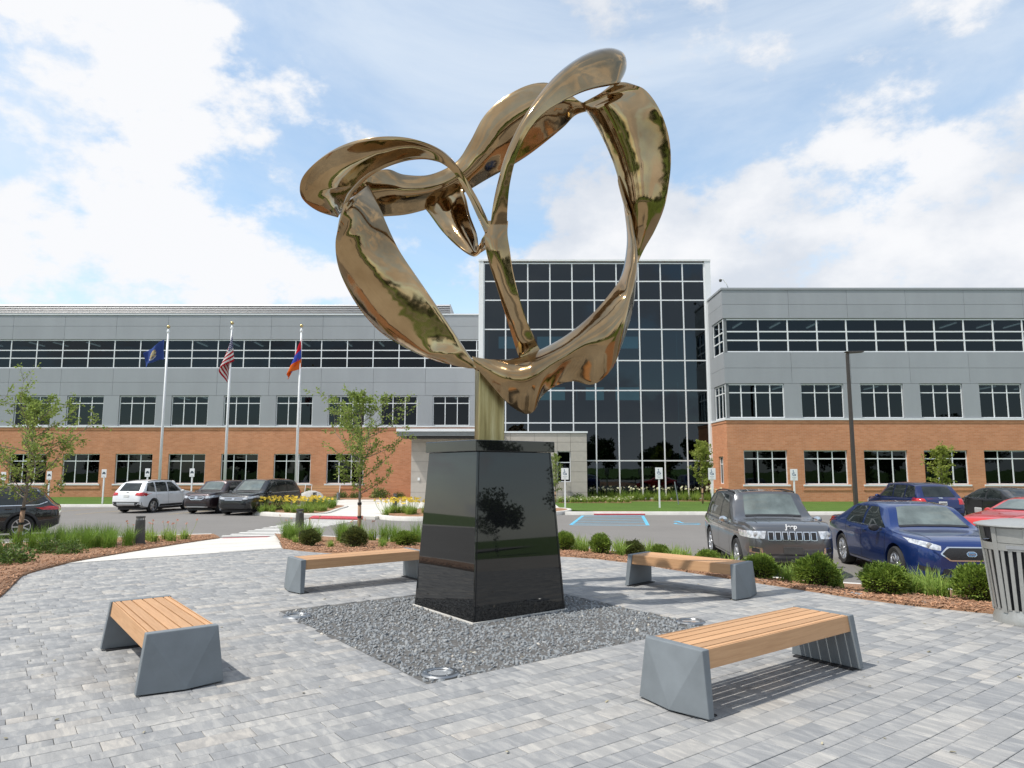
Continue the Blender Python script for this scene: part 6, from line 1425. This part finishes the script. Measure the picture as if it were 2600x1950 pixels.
# ================================================================== FLAGS
def flag_mat(kind):
    m, t, b = new_mat('flag ' + kind); uv = tn(t, 'ShaderNodeUVMap'); s = tn(t, 'ShaderNodeSeparateXYZ'); t.links.new(uv.outputs[0], s.inputs[0]); u, v = s.outputs[0], s.outputs[1]
    if kind == 'stripes':
        st_ = tmath(t, 'GREATER_THAN', tmath(t, 'MODULO', tmath(t, 'MULTIPLY', v, 13), 2), 1); c = tmix(t, st_, (.50, .02, .035), (.78, .77, .75))
        canton = tmath(t, 'MULTIPLY', tmath(t, 'LESS_THAN', u, .42), tmath(t, 'GREATER_THAN', v, .4615))
        def cell(x, n): return tmath(t, 'SUBTRACT', tmath(t, 'FRACT', tmath(t, 'MULTIPLY', x, n)), .5)
        du, dv = cell(u, 14.5), cell(v, 13.0); d2 = tmath(t, 'ADD', tmath(t, 'MULTIPLY', du, du), tmath(t, 'MULTIPLY', dv, dv)); star = tmath(t, 'LESS_THAN', d2, .075)
        c = tmix(t, canton, c, tmix(t, star, (.02, .03, .14), (.78, .77, .75)))
    elif kind == 'tricolour':
        c = tmix(t, tmath(t, 'GREATER_THAN', v, .333), (.80, .17, .03), (.06, .10, .50)); c = tmix(t, tmath(t, 'GREATER_THAN', v, .667), c, (.58, .015, .03))
    else:
        c = (.055, .095, .30); x = tmath(t, 'DIVIDE', tmath(t, 'SUBTRACT', u, .56), .20); y = tmath(t, 'DIVIDE', tmath(t, 'SUBTRACT', v, .50), .26); d2 = tmath(t, 'ADD', tmath(t, 'MULTIPLY', x, x), tmath(t, 'MULTIPLY', y, y))
        nz = tn(t, 'ShaderNodeTexNoise'); t.links.new(uv.outputs[0], nz.inputs[0]); nz.inputs['Scale'].default_value = 11; nz.inputs['Detail'].default_value = 3
        em = cramp(t, nz.outputs['Fac'], ((.38, (.05, .10, .30)), (.48, (.50, .38, .12)), (.58, (.62, .52, .30)), (.68, (.45, .55, .62)))); c = tmix(t, tmath(t, 'LESS_THAN', d2, 1), c, em)
        sc_ = tmath(t, 'MULTIPLY', tmath(t, 'LESS_THAN', d2, 1.75), tmath(t, 'MULTIPLY', tmath(t, 'GREATER_THAN', d2, 1.2), tmath(t, 'LESS_THAN', v, .33))); c = tmix(t, sc_, c, (.62, .62, .60))
    t.links.new(c, b.inputs['Base Color']); b.inputs['Roughness'].default_value = .8; b.inputs['Specular IOR Level'].default_value = .1
    tr = tn(t, 'ShaderNodeBsdfTranslucent'); t.links.new(c, tr.inputs[0]); ms = tn(t, 'ShaderNodeMixShader'); ms.inputs[0].default_value = .3
    t.links.new(b.outputs[0], ms.inputs[1]); t.links.new(tr.outputs[0], ms.inputs[2]); t.links.new(ms.outputs[0], t.nodes['Material Output'].inputs[0]); return m
def flag_mesh(fn, mat, nu=30, nv=20):
    V = []; F = []; UV = []
    for i in range(nu + 1):
        for j in range(nv + 1): V.append(tuple(fn(i / nu, j / nv)))
    me = bpy.data.meshes.new('flag')
    for i in range(nu):
        for j in range(nv): F.append((i * (nv + 1) + j, (i + 1) * (nv + 1) + j, (i + 1) * (nv + 1) + j + 1, i * (nv + 1) + j + 1))
    me.from_pydata(V, [], F); l = me.uv_layers.new(name='UVMap')
    for p in me.polygons:
        for li, vi in zip(p.loop_indices, p.vertices): l.data[li].uv = ((vi // (nv + 1)) / nu, (vi % (nv + 1)) / nv)
    me.polygons.foreach_set('use_smooth', [True] * len(me.polygons)); me.materials.append(mat); return me
def pole(x, y, top, label):
    r = empty('flagpole', (x, y, FK)); tag(r, label, 'flagpole', 'white flagpoles before the left wing'); H = top - FK
    MB().tube([(0, 0, 0), (0, 0, H * .5), (0, 0, H - .18)], [.085, .075, .045], 14).build('shaft', M['white_metal'], r, smooth=True)
    MB().lathe([(.0, .11), (.08, .08), (.11, 0), (.08, -.08), (0, -.11)], 16, Matrix.Translation((0, 0, H - .02))).build('finial', pm('gold ball', (.55, .42, .2), .3, .9), r, smooth=True)
    MB().lathe([(.03, .0), (.085, .02), (.085, .14), (.05, .18)], 14, Matrix.Translation((0, 0, H - .42))).build('truck', M['white_metal'], r, angle=40)
    MB().lathe([(.20, 0), (.20, .03), (.12, .08), (.09, .10)], 20).build('flash_collar', M['alu'], r, angle=40)
    MB().tube([(.10, -.02, 1.2), (.085, -.02, H * .5), (.075, -.02, H - .4)], .008, 4).build('halyard', M['white_metal'], r)
pole(-21.93, 44, 10.72, 'left of three white flagpoles, carrying the blue flag'); pole(-17.88, 44, 10.96, 'middle and tallest white flagpole, carrying the striped flag'); pole(-13.44, 44, 10.78, 'right of three white flagpoles, carrying the tricolour flag')
def f_blue(u, v):                                                      # blown to the left, sagging
    x = -1.30 * u; drop = -.62 * u - .25 * u * u; hgt = 1.30 * (1 - .40 * u + .12 * u * u); return (x - .10 * math.sin(5 * u + 2 * v), .22 * math.sin(7.5 * u + 1.6 * v) * (.25 + u), drop + (v - 1) * hgt + .05 * math.sin(9 * u))
def f_stripes(u, v):                                                   # hanging in folds
    ang_ = 1.05; x = -.62 * u * math.cos(5.5 * u) * 1.0 - .12 * u; z = -1.9 * u * (.55 + .45 * u); sp_ = 1.50 * (1 - .25 * u)
    return (.28 * math.sin(6.8 * u + .4) * (.3 + .7 * (1 - v)) - .75 * u * (1 - v) * .55 + .05, .25 * math.cos(6.5 * u + 2.2 * v) * (.2 + u), z * .85 + (v - 1) * sp_)
def f_tri(u, v):
    return (-.95 * u * (1 - v) ** 1.0 * .75 - .10 * u + .16 * math.sin(7 * u + 1) * (1 - .5 * v), .2 * math.cos(7 * u + 2 * v) * (.2 + u), -1.2 * u * (.5 + .5 * v) + (v - 1) * 1.55)
for (x, z, fn, kind, lab) in ((-21.98, 9.85, f_blue, 'state', 'blue flag with gold and white emblem blowing left on the left flagpole'), (-17.88, 10.45, f_stripes, 'stripes', 'red and white striped flag with starred blue canton hanging on the middle flagpole'), (-13.44, 9.95, f_tri, 'tricolour', 'red, blue and orange tricolour flag hanging on the right flagpole')):
    o = add('flag', flag_mesh(fn, flag_mat(kind)), None, (x - .06, 43.93, z), scale=(1.15, 1, 1.22) if kind != 'state' else (1.05, 1, 1.0)); tag(o, lab, 'flag', 'flags on the flagpoles')
    sm = o.modifiers.new('cloth', 'SOLIDIFY'); sm.thickness = .006

# ---- small litter on the paving
lt = MB(); rl = random.Random(9)
for k in range(70):
    x, y = rl.uniform(-5, 6), rl.uniform(4, 11)
    if not seen(x, y): continue
    m = Matrix.Translation((x, y, .006 + .004 * rl.random())) @ Euler((rl.uniform(-.3, .3), rl.uniform(-.3, .3), rl.uniform(0, 6))).to_matrix().to_4x4(); l = rl.uniform(.006, .02); w = l * rl.uniform(.3, .6)
    lt.hexa([m @ Vector(p) for p in ((-l, -w, -.001), (l, -w, -.001), (l, w, -.001), (-l, w, -.001), (-l * .6, -w, .003), (l * .6, -w, .003), (l * .6, w, .003), (-l * .6, w, .003))])
o = lt.build('leaf_litter', pm('dry leaf litter', (.30, .27, .19), .9, var=.7, scale=1.5)); tag(o, 'scattered small dry leaf bits on the paving', 'litter', kind='stuff')
